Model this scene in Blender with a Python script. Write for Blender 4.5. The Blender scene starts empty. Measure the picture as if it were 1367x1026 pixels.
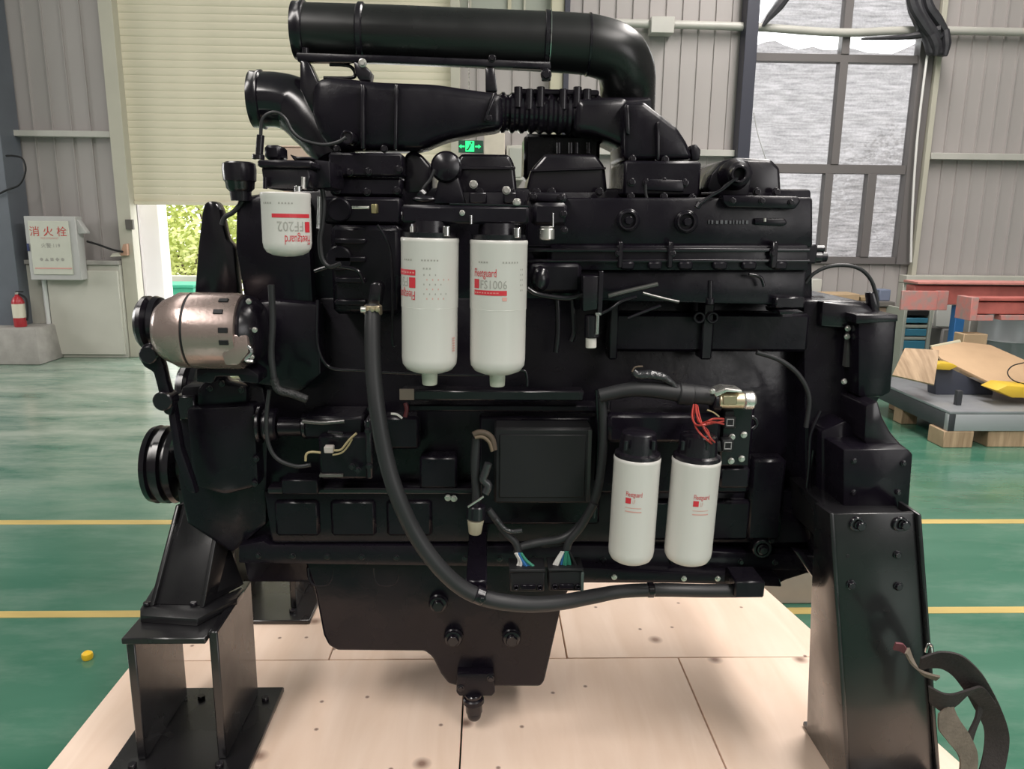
import bpy, bmesh, math, random
from mathutils import Vector, Matrix
random.seed(7)
C = bpy.context.scene.collection
SC = bpy.context.scene
R_ = math.radians

# ------------------------------------------------------------------ camera
F = 1027.0
CAM = Vector((0.0, 0.0, 1.57))
ROT = Matrix.Rotation(R_(-1.8), 3, 'Z') @ Matrix.Rotation(R_(78.0), 3, 'X') @ Matrix.Rotation(0.011, 3, 'Z')
cd = bpy.data.cameras.new('camera'); cam = bpy.data.objects.new('camera', cd); C.objects.link(cam)
cam.matrix_world = Matrix.Translation(CAM) @ ROT.to_4x4()
cd.sensor_fit = 'HORIZONTAL'; cd.sensor_width = 36.0; cd.lens = F * 36.0 / 1367.0
cd.clip_start = 0.05; cd.clip_end = 200
SC.camera = cam

# ------------------------------------------------------------------ world, lights, exposure
SC.view_settings.view_transform = 'Standard'; SC.view_settings.look = 'None'
SC.view_settings.exposure = 0.0; SC.view_settings.gamma = 1.0; SC.view_settings.use_curve_mapping = False
wd = bpy.data.worlds.new('overcast'); SC.world = wd; wd.use_nodes = True
bg = wd.node_tree.nodes['Background']; bg.inputs[0].default_value = (1.0, 0.985, 0.985, 1); bg.inputs[1].default_value = 4.2

def area(name, loc, rot, sx, sy, power, col=(1, 1, 1)):
    l = bpy.data.lights.new(name, 'AREA'); l.shape = 'RECTANGLE'; l.size = sx; l.size_y = sy
    l.energy = power; l.color = col
    o = bpy.data.objects.new(name, l); C.objects.link(o); o.location = loc; o.rotation_euler = rot
    return o
# translucent roof skylights of the hall and its open gate behind the photographer
area('skylight_lamp', (-3.2, 4.6, 6.3), (0, 0, 0), 1.2, 6, 95, (1, .945, .90))
area('skylight_lamp', (3.4, 4.6, 6.3), (0, 0, 0), 1.2, 6, 500, (1, .945, .90))
area('skylight_lamp', (-3.2, -2.5, 6.3), (0, 0, 0), 1.2, 6, 430, (1, .945, .90))
area('skylight_lamp', (3.4, -2.5, 6.3), (0, 0, 0), 1.2, 6, 500, (1, .945, .90))
area('gate_daylight', (5.5, -4.5, 2.6), (R_(90), 0, R_(50)), 3.0, 3.4, 100, (1, .97, .96))

area('left_floor_fill', (-8.7, 6.2, 2.3), (0, R_(-62), 0), 1.6, 3.2, 130, (1, .98, .96))  # unseen fill lamp added to brighten the floor at the left

# ------------------------------------------------------------------ materials
MATS = {}
def mat(name, col, rough=.5, metal=0.0, spec=.5, var=0.0, scale=8.0, rvar=0.0, bump=0.0, bscale=60.0, coat=0.0, stretch=(1, 1, 1), col2=None):
    if name in MATS: return MATS[name]
    m = bpy.data.materials.new(name); m.use_nodes = True; MATS[name] = m
    nt = m.node_tree; N = nt.nodes; L = nt.links; b = N['Principled BSDF']
    b.inputs['Base Color'].default_value = (*col, 1); b.inputs['Roughness'].default_value = rough
    b.inputs['Metallic'].default_value = metal; b.inputs['Specular IOR Level'].default_value = spec
    b.inputs['Coat Weight'].default_value = coat; b.inputs['Coat Roughness'].default_value = .12
    tc = N.new('ShaderNodeTexCoord'); mp = N.new('ShaderNodeMapping'); mp.inputs['Scale'].default_value = stretch
    L.new(tc.outputs['Object'], mp.inputs['Vector'])
    nz = N.new('ShaderNodeTexNoise'); nz.inputs['Scale'].default_value = scale; nz.inputs['Detail'].default_value = 4
    L.new(mp.outputs[0], nz.inputs['Vector'])
    if var > 0 or col2:
        mx = N.new('ShaderNodeMix'); mx.data_type = 'RGBA'
        c2 = col2 or tuple(max(0, c * (1 - var)) for c in col)
        mx.inputs[6].default_value = (*col, 1); mx.inputs[7].default_value = (*c2, 1)
        rp = N.new('ShaderNodeMapRange'); rp.inputs[1].default_value = .35; rp.inputs[2].default_value = .68
        L.new(nz.outputs[0], rp.inputs[0]); L.new(rp.outputs[0], mx.inputs[0]); L.new(mx.outputs[2], b.inputs['Base Color'])
    if rvar > 0:
        rr = N.new('ShaderNodeMapRange'); rr.inputs[1].default_value = .3; rr.inputs[2].default_value = .7
        rr.inputs[3].default_value = max(.02, rough - rvar); rr.inputs[4].default_value = min(1, rough + rvar)
        L.new(nz.outputs[0], rr.inputs[0]); L.new(rr.outputs[0], b.inputs['Roughness'])
    if bump > 0:
        n2 = N.new('ShaderNodeTexNoise'); n2.inputs['Scale'].default_value = bscale; n2.inputs['Detail'].default_value = 3
        L.new(mp.outputs[0], n2.inputs['Vector'])
        bp = N.new('ShaderNodeBump'); bp.inputs['Strength'].default_value = bump; bp.inputs['Distance'].default_value = .004
        L.new(n2.outputs[0], bp.inputs['Height']); L.new(bp.outputs[0], b.inputs['Normal'])
    return m
def emit(name, col, s):
    m = bpy.data.materials.new(name); m.use_nodes = True; MATS[name] = m
    b = m.node_tree.nodes['Principled BSDF']; b.inputs['Base Color'].default_value = (*col, 1)
    b.inputs['Emission Color'].default_value = (*col, 1); b.inputs['Emission Strength'].default_value = s
    return m

gloss = mat('black_gloss_paint', (.0085, .0068, .0105), .2, spec=.6, rvar=.10, scale=6)
satin = mat('black_cast_paint', (.0065, .005, .0088), .28, spec=.33, rvar=.12, scale=9, bump=.12, bscale=45)
matte = mat('black_plastic', (.012, .012, .0135), .55, spec=.35)
rubber = mat('black_rubber', (.022, .022, .024), .46, spec=.42, rvar=.08)
standp = mat('black_stand_paint', (.0095, .009, .0105), .30, spec=.55, coat=.35, rvar=.12, scale=5)
white = mat('filter_white', (.635, .61, .58), .3, spec=.5, coat=.3)
red = mat('print_red', (.55, .03, .045), .45)
pink = mat('print_pink', (.62, .33, .29), .5)
greyp = mat('print_grey', (.33, .32, .29), .5)
zinc = mat('zinc', (.72, .70, .66), .3, .9, rvar=.1, scale=40)
gold = mat('gold_zinc', (.62, .52, .36), .35, .8)
alu = mat('alternator_alloy', (.37, .285, .26), .27, .6, rvar=.08, scale=14, bump=.08, bscale=120)
chrome = mat('bright_steel', (.75, .75, .75), .18, 1.0)
cream = mat('cream_plastic', (.42, .38, .28), .45)
w_red = mat('red_wire', (.42, .05, .04), .45); w_white = mat('white_wire', (.65, .63, .6), .45)
w_blue = mat('blue_wire', (.03, .14, .36), .45); w_green = mat('green_wire', (.03, .2, .13), .45)
w_yel = mat('tan_wire', (.4, .33, .18), .5); w_brown = mat('brown_tape', (.09, .065, .045), .7)
foil = mat('foil_tape', (.5, .5, .5), .35, .9, bump=.8, bscale=90)
bagm = mat('clear_bag', (.03, .03, .033), .18, spec=.8, bump=1.0, bscale=70)

# ------------------------------------------------------------------ geometry helpers
def P(px, py, Y):
    d = ROT @ Vector(((px - 683.5) / F, -(py - 513.0) / F, -1.0))
    return CAM + d * ((Y - CAM.y) / d.y)
def G(px, py, Z):
    d = ROT @ Vector(((px - 683.5) / F, -(py - 513.0) / F, -1.0))
    return CAM + d * ((Z - CAM.z) / d.z)
def mpp(p):                       # metres per photo pixel at a point
    return -(ROT.transposed() @ (p - CAM)).z / F

WP = {}
def new(name, bm, m, parent=None, smooth=True, ang=38, origin=None):
    bmesh.ops.recalc_face_normals(bm, faces=bm.faces[:])
    lo = Vector((1e9,) * 3); hi = Vector((-1e9,) * 3)
    for v in bm.verts:
        for i in range(3):
            lo[i] = min(lo[i], v.co[i]); hi[i] = max(hi[i], v.co[i])
    c = origin if origin is not None else Vector(((lo.x + hi.x) / 2, (lo.y + hi.y) / 2, lo.z if parent is None else (lo.z + hi.z) / 2))
    bmesh.ops.translate(bm, verts=bm.verts[:], vec=-c)
    me = bpy.data.meshes.new(name); bm.to_mesh(me); bm.free()
    if m: me.materials.append(m)
    if smooth:
        me.shade_smooth(); me.set_sharp_from_angle(angle=R_(ang))
    o = bpy.data.objects.new(name, me); C.objects.link(o)
    o.location = c - (WP[parent.name] if parent else Vector())
    if parent: o.parent = parent
    WP[o.name] = c.copy()
    return o
def tag(o, label, cat, group=None):
    o['label'] = label; o['category'] = cat
    if group: o['group'] = group
    return o
def thing(name, label, cat, loc, group=None):
    o = bpy.data.objects.new(name, None); C.objects.link(o); o.location = loc; o.empty_display_size = .05
    WP[o.name] = Vector(loc)
    return tag(o, label, cat, group)
def setting(name, loc=(0, 0, 0)):
    o = bpy.data.objects.new(name, None); C.objects.link(o); o.location = loc; WP[o.name] = Vector(loc); o['kind'] = 'structure'
    return o
def struct(o): o['kind'] = 'structure'; return o

class B:
    def __init__(s): s.bm = bmesh.new()
    def merge(s, t):
        me = bpy.data.meshes.new('t'); t.to_mesh(me); t.free(); s.bm.from_mesh(me); bpy.data.meshes.remove(me); return s
    def prism(s, pts, vec, bev=0.004, seg=2):
        t = bmesh.new(); vec = Vector(vec)
        a = [t.verts.new(p) for p in pts]; b = [t.verts.new(p + vec) for p in pts]
        t.faces.new(a); t.faces.new(b[::-1])
        n = len(pts)
        for i in range(n): t.faces.new((a[i], b[i], b[(i + 1) % n], a[(i + 1) % n]))
        bmesh.ops.recalc_face_normals(t, faces=t.faces[:])
        if bev > 0: bmesh.ops.bevel(t, geom=t.edges[:], offset=bev, segments=seg, affect='EDGES', clamp_overlap=True, profile=.5)
        return s.merge(t)
    def px(s, pts, Y, d, bev=.004, seg=2): return s.prism([P(x, y, Y) for x, y in pts], (0, d, 0), bev, seg)
    def rect(s, x0, y0, x1, y1, Y, d, bev=.004): # axis-aligned box from two photo corners
        a = P(x0, y0, Y); b = P(x1, y1, Y)
        return s.box(min(a.x, b.x), max(a.x, b.x), Y, Y + d, min(a.z, b.z), max(a.z, b.z), bev)
    def box(s, x0, x1, y0, y1, z0, z1, bev=.003, seg=1):
        return s.prism([Vector((x0, y0, z0)), Vector((x1, y0, z0)), Vector((x1, y0, z1)), Vector((x0, y0, z1))], (0, y1 - y0, 0), bev, seg)
    def lathe(s, p0, axis, prof, n=24, cap=True):
        ax = Vector(axis).normalized(); u = ax.orthogonal().normalized(); v = ax.cross(u)
        t = bmesh.new(); rings = []
        for (h, r) in prof:
            rings.append([t.verts.new(p0 + ax * h + (u * math.cos(2 * math.pi * k / n) + v * math.sin(2 * math.pi * k / n)) * max(r, 1e-5)) for k in range(n)])
        for a, b in zip(rings, rings[1:]):
            for k in range(n): t.faces.new((a[k], a[(k + 1) % n], b[(k + 1) % n], b[k]))
        if cap: t.faces.new(rings[0][::-1]); t.faces.new(rings[-1])
        return s.merge(t)
    def cyl(s, p0, p1, r, r1=None, n=20, bev=None):
        r1 = r if r1 is None else r1; L = (p1 - p0).length; b = min(r * .12, L * .2) if bev is None else bev
        return s.lathe(p0, p1 - p0, [(0, r - b), (b, r), (L - b, r1), (L, r1 - b)] if b > 0 else [(0, r), (L, r1)], n)
    def cpx(s, a, b, Y, r, r1=None, n=20, bev=None):
        p0 = P(*a, Y); p1 = P(*b, Y); return s.cyl(p0, p1, r * mpp(p0), None if r1 is None else r1 * mpp(p1), n, bev)
    def disk(s, c, Y, r, d, n=24, bev=None):
        p = P(*c, Y); return s.cyl(p, p + Vector((0, d, 0)), r * mpp(p), n=n, bev=bev)
    def ring(s, c, Y, r, rin, d, n=24):
        p = P(*c, Y); m = mpp(p); e = (r - rin) * m * .25
        return s.lathe(p + Vector((0, d, 0)), (0, -1, 0), [(0, rin * m), (0, r * m), (d - e, r * m), (d, r * m - e), (d, rin * m + e), (d - e, rin * m), (0, rin * m)], n, False)
    def hexa(s, c, axis, r, h, rot=0):
        ax = Vector(axis).normalized(); u = ax.orthogonal().normalized(); v = ax.cross(u)
        pts = [c + (u * math.cos(rot + k * math.pi / 3) + v * math.sin(rot + k * math.pi / 3)) * r for k in range(6)]
        return s.prism(pts, ax * h, r * .12, 1)
    def bolt(s, c, Y, r):
        p = P(*c, Y); m = mpp(p) * r
        s.lathe(p, (0, -1, 0), [(-.002, m * 1.25), (m * .25, m * 1.25), (m * .3, m * 1.1)], 14)
        return s.hexa(p, (0, -1, 0), m * .95, m * .95, random.random())
    def sph(s, p, r, sc=(1, 1, 1), n=16):
        t = bmesh.new(); bmesh.ops.create_uvsphere(t, u_segments=n, v_segments=max(6, n // 2), radius=r)
        bmesh.ops.scale(t, vec=sc, verts=t.verts[:]); bmesh.ops.translate(t, vec=p, verts=t.verts[:]); return s.merge(t)
    def tube(s, pts, r, n=10, sub=6, flat=None):
        q = []; k = len(pts)
        rs = r if isinstance(r, (list, tuple)) else [r] * k; rr = []
        for i in range(k - 1):
            p0 = pts[max(i - 1, 0)]; p1 = pts[i]; p2 = pts[i + 1]; p3 = pts[min(i + 2, k - 1)]
            for j in range(sub):
                t = j / sub
                q.append(.5 * ((2 * p1) + (p2 - p0) * t + (2 * p0 - 5 * p1 + 4 * p2 - p3) * t * t + (3 * p1 - p0 - 3 * p2 + p3) * t ** 3)); rr.append(rs[i] * (1 - t) + rs[i + 1] * t)
        q.append(pts[-1].copy()); rr.append(rs[-1])
        t = bmesh.new(); rings = []; u = None
        for i, p in enumerate(q):
            d = (q[min(i + 1, len(q) - 1)] - q[max(i - 1, 0)]).normalized()
            u = d.orthogonal().normalized() if u is None else (u - d * u.dot(d)).normalized()
            v = d.cross(u)
            rings.append([t.verts.new(p + (u * math.cos(2 * math.pi * a / n) + v * math.sin(2 * math.pi * a / n)) * rr[i]) for a in range(n)])
        for a, b in zip(rings, rings[1:]):
            for j in range(n): t.faces.new((a[j], a[(j + 1) % n], b[(j + 1) % n], b[j]))
        t.faces.new(rings[0][::-1]); t.faces.new(rings[-1])
        return s.merge(t)
    def tpx(s, pts, Y, r, n=10, sub=6):
        w = [P(p[0], p[1], p[2] if len(p) > 2 else Y) for p in pts]
        rs = [x * mpp(p) for x, p in zip(r, w)] if isinstance(r, (list, tuple)) else r * mpp(w[0])
        return s.tube(w, rs, n, sub)
    def ribbon(s, pts, wv, th=.004, sub=6):   # strap: path points, width vectors
        q = []; k = len(pts)
        for i in range(k - 1):
            for j in range(sub):
                t = j / sub; p0, p1, p2, p3 = pts[max(i - 1, 0)], pts[i], pts[i + 1], pts[min(i + 2, k - 1)]
                q.append((.5 * ((2 * p1) + (p2 - p0) * t + (2 * p0 - 5 * p1 + 4 * p2 - p3) * t * t + (3 * p1 - p0 - 3 * p2 + p3) * t ** 3), wv[i].lerp(wv[i + 1], t)))
        q.append((pts[-1], wv[-1])); t = bmesh.new(); rings = []
        for i, (p, w) in enumerate(q):
            d = (q[min(i + 1, len(q) - 1)][0] - q[max(i - 1, 0)][0]).normalized(); n = d.cross(w).normalized() * th / 2
            rings.append([t.verts.new(x) for x in (p - w / 2 - n, p + w / 2 - n, p + w / 2 + n, p - w / 2 + n)])
        for a, b in zip(rings, rings[1:]):
            for j in range(4): t.faces.new((a[j], a[(j + 1) % 4], b[(j + 1) % 4], b[j]))
        t.faces.new(rings[0][::-1]); t.faces.new(rings[-1]); return s.merge(t)
    def done(s, name, m, parent=None, **k): return new(name, s.bm, m, parent, **k)

def text_bm(txt, size, align='LEFT'):
    cu = bpy.data.curves.new('t', 'FONT'); cu.body = txt; cu.size = size; cu.align_x = align; cu.resolution_u = 2
    o = bpy.data.objects.new('t', cu); C.objects.link(o)
    bpy.context.view_layer.update()
    me = bpy.data.meshes.new_from_object(o.evaluated_get(bpy.context.evaluated_depsgraph_get()))
    bm = bmesh.new(); bm.from_mesh(me); bpy.data.objects.remove(o); bpy.data.curves.remove(cu); bpy.data.meshes.remove(me)
    return bm
def flat_text(name, txt, size, pos, m, parent, align='CENTER', sx=1.0, rec=None):
    bm = text_bm(txt, size, align)
    for v in bm.verts: v.co = Vector((pos.x + v.co.x * sx, pos.y, pos.z + v.co.y))
    return new(name, bm, m, parent, smooth=False)
def wrap(bm, c, up, R, th0, z0, flip=False):
    """lay a flat drawing (x along the girth, y up) on a cylinder whose axis is up through c, facing -Y"""
    up = up.normalized(); fr = Vector((0, -1, 0)); fr = (fr - up * fr.dot(up)).normalized(); rt = fr.cross(up) * -1
    if rt.x < 0: rt = -rt
    for v in bm.verts:
        x, y = (-v.co.x, -v.co.y) if flip else (v.co.x, v.co.y)
        th = th0 + x / R
        v.co = c + up * (z0 + y) + (rt * math.sin(th) + fr * math.cos(th)) * (R + .0006)
def strip_bm(x0, x1, y0, y1, n=8):
    bm = bmesh.new(); vs = []
    for i in range(n + 1):
        x = x0 + (x1 - x0) * i / n; vs.append((bm.verts.new((x, y0, 0)), bm.verts.new((x, y1, 0))))
    for a, b in zip(vs, vs[1:]): bm.faces.new((a[0], b[0], b[1], a[1]))
    return bm

# ================================================================== SETTING
YW = 8.95                     # inner face of the back wall
ZP = 0.12                    # top of the plywood pallet
def wx(px, py, Y=YW): return P(px, py, Y).x
def wz(px, py, Y=YW): return P(px, py, Y).z

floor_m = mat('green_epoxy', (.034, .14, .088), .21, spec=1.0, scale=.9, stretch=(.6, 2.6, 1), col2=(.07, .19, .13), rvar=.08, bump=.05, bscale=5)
# worn pale scuffs on the epoxy
nt = floor_m.node_tree; N = nt.nodes; L = nt.links; pb = N['Principled BSDF']
tc = N.new('ShaderNodeTexCoord'); mp = N.new('ShaderNodeMapping'); mp.inputs['Scale'].default_value = (.9, 2.6, 1); mp.inputs['Rotation'].default_value = (0, 0, .12)
L.new(tc.outputs['Object'], mp.inputs[0]); nz = N.new('ShaderNodeTexNoise'); nz.inputs['Scale'].default_value = 1.6; nz.inputs['Detail'].default_value = 7; nz.inputs['Roughness'].default_value = .65
L.new(mp.outputs[0], nz.inputs['Vector']); rp = N.new('ShaderNodeMapRange'); rp.inputs[1].default_value = .46; rp.inputs[2].default_value = .74; rp.inputs[4].default_value = .5
L.new(nz.outputs[0], rp.inputs[0]); mx = N.new('ShaderNodeMix'); mx.data_type = 'RGBA'
src = pb.inputs['Base Color'].links[0].from_socket; L.new(src, mx.inputs[6]); mx.inputs[7].default_value = (.22, .30, .245, 1); L.new(rp.outputs[0], mx.inputs[0])
# dusty wear in front of the shutter door, with outdoor glare painted in
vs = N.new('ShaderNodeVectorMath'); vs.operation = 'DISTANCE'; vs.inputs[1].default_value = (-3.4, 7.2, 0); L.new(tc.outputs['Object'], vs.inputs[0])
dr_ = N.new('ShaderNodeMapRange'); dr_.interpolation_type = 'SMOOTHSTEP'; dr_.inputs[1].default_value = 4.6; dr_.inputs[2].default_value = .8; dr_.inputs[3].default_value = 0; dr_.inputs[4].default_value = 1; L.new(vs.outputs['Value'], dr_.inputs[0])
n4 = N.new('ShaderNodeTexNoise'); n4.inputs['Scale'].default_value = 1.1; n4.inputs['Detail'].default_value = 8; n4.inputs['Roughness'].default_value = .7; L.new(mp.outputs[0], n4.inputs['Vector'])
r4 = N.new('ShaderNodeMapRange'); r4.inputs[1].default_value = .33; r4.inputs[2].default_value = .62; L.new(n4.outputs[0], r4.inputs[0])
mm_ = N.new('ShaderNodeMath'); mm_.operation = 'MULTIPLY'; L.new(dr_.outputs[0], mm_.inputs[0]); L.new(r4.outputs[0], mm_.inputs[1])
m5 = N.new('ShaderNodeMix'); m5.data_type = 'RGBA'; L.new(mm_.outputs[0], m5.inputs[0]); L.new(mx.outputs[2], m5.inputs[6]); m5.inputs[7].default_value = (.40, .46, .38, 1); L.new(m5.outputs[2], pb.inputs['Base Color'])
line_m = mat('yellow_floor_paint', (.60, .45, .16), .35, var=.25, scale=5, stretch=(.4, 3, 1))
panel_m = mat('grey_steel_cladding', (.41, .38, .37), .5, spec=.4, var=.10, scale=1.2, stretch=(1, 1, .5))
seam_m = mat('cladding_seam', (.30, .285, .26), .5, spec=.4)
purlin_m = mat('galvanised_girt', (.50, .49, .45), .4, spec=.5, var=.12, scale=3)
column_m = mat('blue_grey_column', (.125, .14, .165), .45, var=.2, scale=2)
darkblue_m = mat('dark_blue_column', (.03, .032, .05), .45)
beige_m = mat('cream_column_paint', (.50, .47, .35), .45, var=.12, scale=3)
slat_m = mat('shutter_slat_paint', (.76, .70, .545), .42, spec=.45, scale=2.2, col2=(.66, .615, .475), stretch=(.7, 1, 3))
frame_m = mat('cream_frame_paint', (.50, .48, .40), .45, var=.1, scale=2)
knee_m = mat('white_plaster', (.53, .52, .46), .75, var=.13, scale=2.5, bump=.15)
concrete_m = mat('concrete', (.36, .345, .32), .8, var=.22, scale=7, bump=.4)
winframe_m = mat('window_frame_grey', (.145, .133, .132), .45)
ceil_m = mat('ceiling_sheet', (.42, .42, .42), .7)
glass_m = bpy.data.materials.new('window_glass'); glass_m.use_nodes = True
nt = glass_m.node_tree; N = nt.nodes; L = nt.links; N.remove(N['Principled BSDF'])
tr = N.new('ShaderNodeBsdfTransparent'); tr.inputs[0].default_value = (.93, .95, .95, 1); gl = N.new('ShaderNodeBsdfGlossy'); gl.inputs['Roughness'].default_value = .04
fr = N.new('ShaderNodeFresnel'); fr.inputs[0].default_value = 1.35; ms = N.new('ShaderNodeMixShader')
L.new(fr.outputs[0], ms.inputs[0]); L.new(tr.outputs[0], ms.inputs[1]); L.new(gl.outputs[0], ms.inputs[2]); L.new(ms.outputs[0], N['Material Output'].inputs[0])

# floor with its painted lines
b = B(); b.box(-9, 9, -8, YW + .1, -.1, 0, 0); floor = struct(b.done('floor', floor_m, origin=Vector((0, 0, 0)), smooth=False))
for py, th in ((697, .058), (819.5, .052)):
    y = G(120, py, 0).y
    b = B(); b.box(-8.5, 8.5, y - th / 2, y + th / 2, -.02, .0015, 0); b.done('painted_line', line_m, floor, smooth=False)

# shell
b = B(); b.box(-9.1, -9, -8, YW + .2, 0, 6.6, 0); struct(b.done('wall_left', mat('side_wall_cladding', (.22, .215, .21), .6, var=.1), smooth=False))
b = B(); b.box(9, 9.1, -8, YW + .2, 0, 6.6, 0); struct(b.done('wall_right', MATS['side_wall_cladding'], smooth=False))
b = B(); b.box(-9, 9, -8.1, -8, 0, 6.6, 0); struct(b.done('wall_front', MATS['side_wall_cladding'], smooth=False))
b = B(); b.box(-9.1, 9.1, -8.1, YW + .2, 6.6, 6.7, 0); struct(b.done('ceiling', ceil_m, smooth=False))

# openings on the back wall
XD0 = wx(184, 300); XD1 = wx(602, 20); ZD = wz(300, 270)                     # roller shutter door
XW0 = wx(992, 150); XW1 = wx(1226, 150); ZW0 = wz(1150, 352); ZW1 = 4.6     # tall window
XU0 = wx(614, 10); XU1 = wx(735, 10); ZU0 = wz(675, 62); ZU1 = 4.6          # high window
wall = setting('wall_back')
def clad(x0, x1, z0, z1, pitch=.185):
    n = max(1, round((x1 - x0) / pitch)); w = (x1 - x0) / n
    for i in range(n):
        xa = x0 + i * w
        b = B(); b.prism([Vector((xa, YW, z0)), Vector((xa + w - .016, YW, z0)), Vector((xa + w - .011, YW - .024, z0)), Vector((xa + w - .003, YW - .024, z0)), Vector((xa + w, YW, z0)), Vector((xa + w, YW + .06, z0)), Vector((xa, YW + .06, z0))], (0, 0, z1 - z0), 0)
        o = b.done('cladding_panel', panel_m, wall, smooth=False)
clad(-9, XD0, 0.0, 6.6, .2); clad(XD0, XD1, 4.7, 6.6, .2); clad(XD1, XU0, 0, 6.6); clad(XU0, XU1, 0, ZU0); clad(XU0, XU1, ZU1, 6.6)
clad(XU1, XW0, 0, 6.6, .178); clad(XW0, XW1, 0, ZW0, .178); clad(XW0, XW1, ZW1, 6.6, .178); clad(XW1, 9, 0, 6.6, .178)

# girts and columns
def trim(n, m, x0, x1, y0, y1, z0, z1, bev=.004):
    b = B(); b.box(x0, x1, y0, y1, z0, z1, bev); return struct(b.done('trim_%d' % n, m))
zg = wz(90, 180); trim(1, purlin_m, wx(18, 180, 8.83), XD0 - .14, YW - .14, YW - .025, zg - .032, zg + .032)
zg1 = wz(1300, 210); trim(2, purlin_m, XU1 + .2, XW0 - .06, YW - .12, YW - .025, zg1 - .035, zg1 + .035)
trim(3, purlin_m, XW1 + .14, 9, YW - .12, YW - .025, zg1 - .035, zg1 + .035)
zg2 = wz(950, 38); 
b = B(); b.tube([Vector((XU1 + .2, YW - .1, zg2 + .02)), Vector(((XU1 + XW0) / 2, YW - .1, zg2 + .01)), Vector((XW0, YW - .1, zg2 - .0)), Vector(((XW0 + XW1) / 2, YW - .1, zg2 - .04)), Vector((XW1 + .2, YW - .1, zg2)), Vector((9, YW - .1, zg2 - .02))], .043, 12); struct(b.done('trim_4', purlin_m))
c = P(885, 33, YW - .2); b = B(); b.box(c.x - .125, c.x + .125, YW - .2, YW - .03, c.z - .08, c.z + .085, .006); struct(b.done('trim_5', purlin_m))
trim(6, column_m, wx(20, 230, 8.75) - .55, wx(20, 230, 8.75), 8.57, YW - .03, 0, 6.6)                       # steel column by the hydrant
trim(7, frame_m, XD0 - .145, XD0 - .0, YW - .16, YW + .02, 0, 4.7)                    # shutter guide rails
trim(8, frame_m, XD1, XD1 + .10, YW - .16, YW + .02, 0, 4.7)
trim(9, beige_m, wx(735, 10) , wx(752, 10), YW - .16, YW - .03, 0, 6.6)
trim(10, darkblue_m, wx(752, 10), wx(759, 10), YW - .2, YW - .03, 0, 6.6)
trim(11, darkblue_m, XW0 - .10, XW0 + .035, YW - .22, YW - .03, 0, 6.6)
trim(12, frame_m, XW1 + .07, XW1 + .13, YW - .12, YW - .03, 1.0, 6.6)                # pale strip beside the window
zl = wz(1300, 371); trim(13, knee_m, XW1 - .02, 9, YW - .2, YW - .025, zl - .05, zl + .035)
b = B(); b.box(XW1 - .02, 9, YW - .14, YW - .03, 0, zl - .055, .004); struct(b.done('wall_back_1', knee_m))
# white knee wall left of the shutter
zk = wz(120, 352)
b = B(); b.box(wx(30, 420, 8.8), XD0 - .15, YW - .2, YW - .03, 0, zk, .006); kw = struct(b.done('wall_back_2', knee_m))
b = B(); b.box(wx(30, 420, 8.8), XD0 - .15, YW - .23, YW - .03, zk + .001, zk + .05, .006); b.done('ledge', concrete_m, kw)
xj = wx(66, 420, 8.75); b = B(); b.box(xj + .03, XD0 - .17, YW - .232, YW - .2, .04, zk - .06, .005); b.done('wall_board', mat('pale_board', (.53, .52, .46), .6, var=.08, scale=2), kw)
b = B(); b.cyl(Vector((xj, YW - .23, .0)), Vector((xj, YW - .23, zk)), .025); b.done('drain_pipe', mat('pale_pipe', (.62, .63, .62), .4), kw)

# roller shutter, slat by slat
door = setting('door_1'); door.location = ((XD0 + XD1) / 2, YW, ZD); WP[door.name] = Vector(door.location)
pitch = .078; z = ZD; first = None
prof = [(-.002, 0.0), (-.004, .003), (-.0062, .015), (-.007, .035), (-.0062, .058), (-.004, .0745), (-.002, .0775), (.006, .0775), (.006, 0.0)]
b = B(); b.box(XD0, XD1, YW - .05, YW + .03, ZD - .035, ZD + .005, .006); b.done('bottom_rail', slat_m, door)
while z < 4.75:
    b = B(); b.prism([Vector((XD0, YW - .02 + y, z + h)) for y, h in prof], (XD1 - XD0, 0, 0), 0); b.done('shutter_slat', slat_m, door)
    z += pitch

# tall window: frame members, panes
win = setting('window_1'); win.location = ((XW0 + XW1) / 2, YW, ZW0); WP[win.name] = Vector(win.location)
def member(px0, py0, px1, py1, w, horiz, nm='frame_bar'):
    a = P(px0, py0, YW - .03); c = P(px1, py1, YW - .03); b = B()
    if horiz: b.box(min(a.x, c.x), max(a.x, c.x), YW - .05, YW + .05, (a.z + c.z) / 2 - w / 2, (a.z + c.z) / 2 + w / 2)
    else:
        x = (a.x + c.x) / 2; b.box(x - w / 2, x + w / 2, YW - .055, YW + .055, min(a.z, c.z), max(a.z, c.z))
    b.done(nm, winframe_m, win); return (a + c) / 2
zt = wz(1120, 79); zm = wz(1120, 226); xm = wx(1118, 150); xl2 = wx(1156, 290); xl1 = wx(1100, 290)
def wbar(x0, x1, z0, z1, d=.05, nm='frame_bar'): b = B(); b.box(x0, x1, YW - d, YW + .05, z0, z1); b.done(nm, winframe_m, win)
wbar(XW0 + .04, XW1, zt - .042, zt + .042); wbar(XW0 + .04, XW1, zm - .05, zm + .05); wbar(XW0 + .04, XW1, ZW0, ZW0 + .08)
wbar(xm - .045, xm + .045, zm + .05, zt - .042, .06); wbar(xm - .045, xm + .045, zt + .042, ZW1, .06)
wbar(xl1 - .05, xl1 + .04, ZW0 + .08, zm - .05, .06); wbar(xl2 - .05, xl2 + .05, ZW0 + .08, zm - .05, .06)
wbar(XW1 - .1, XW1 + .06, ZW0, ZW1, .08, 'jamb'); wbar(XW0, XW0 + .05, ZW0, ZW1, .08, 'jamb')
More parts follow.
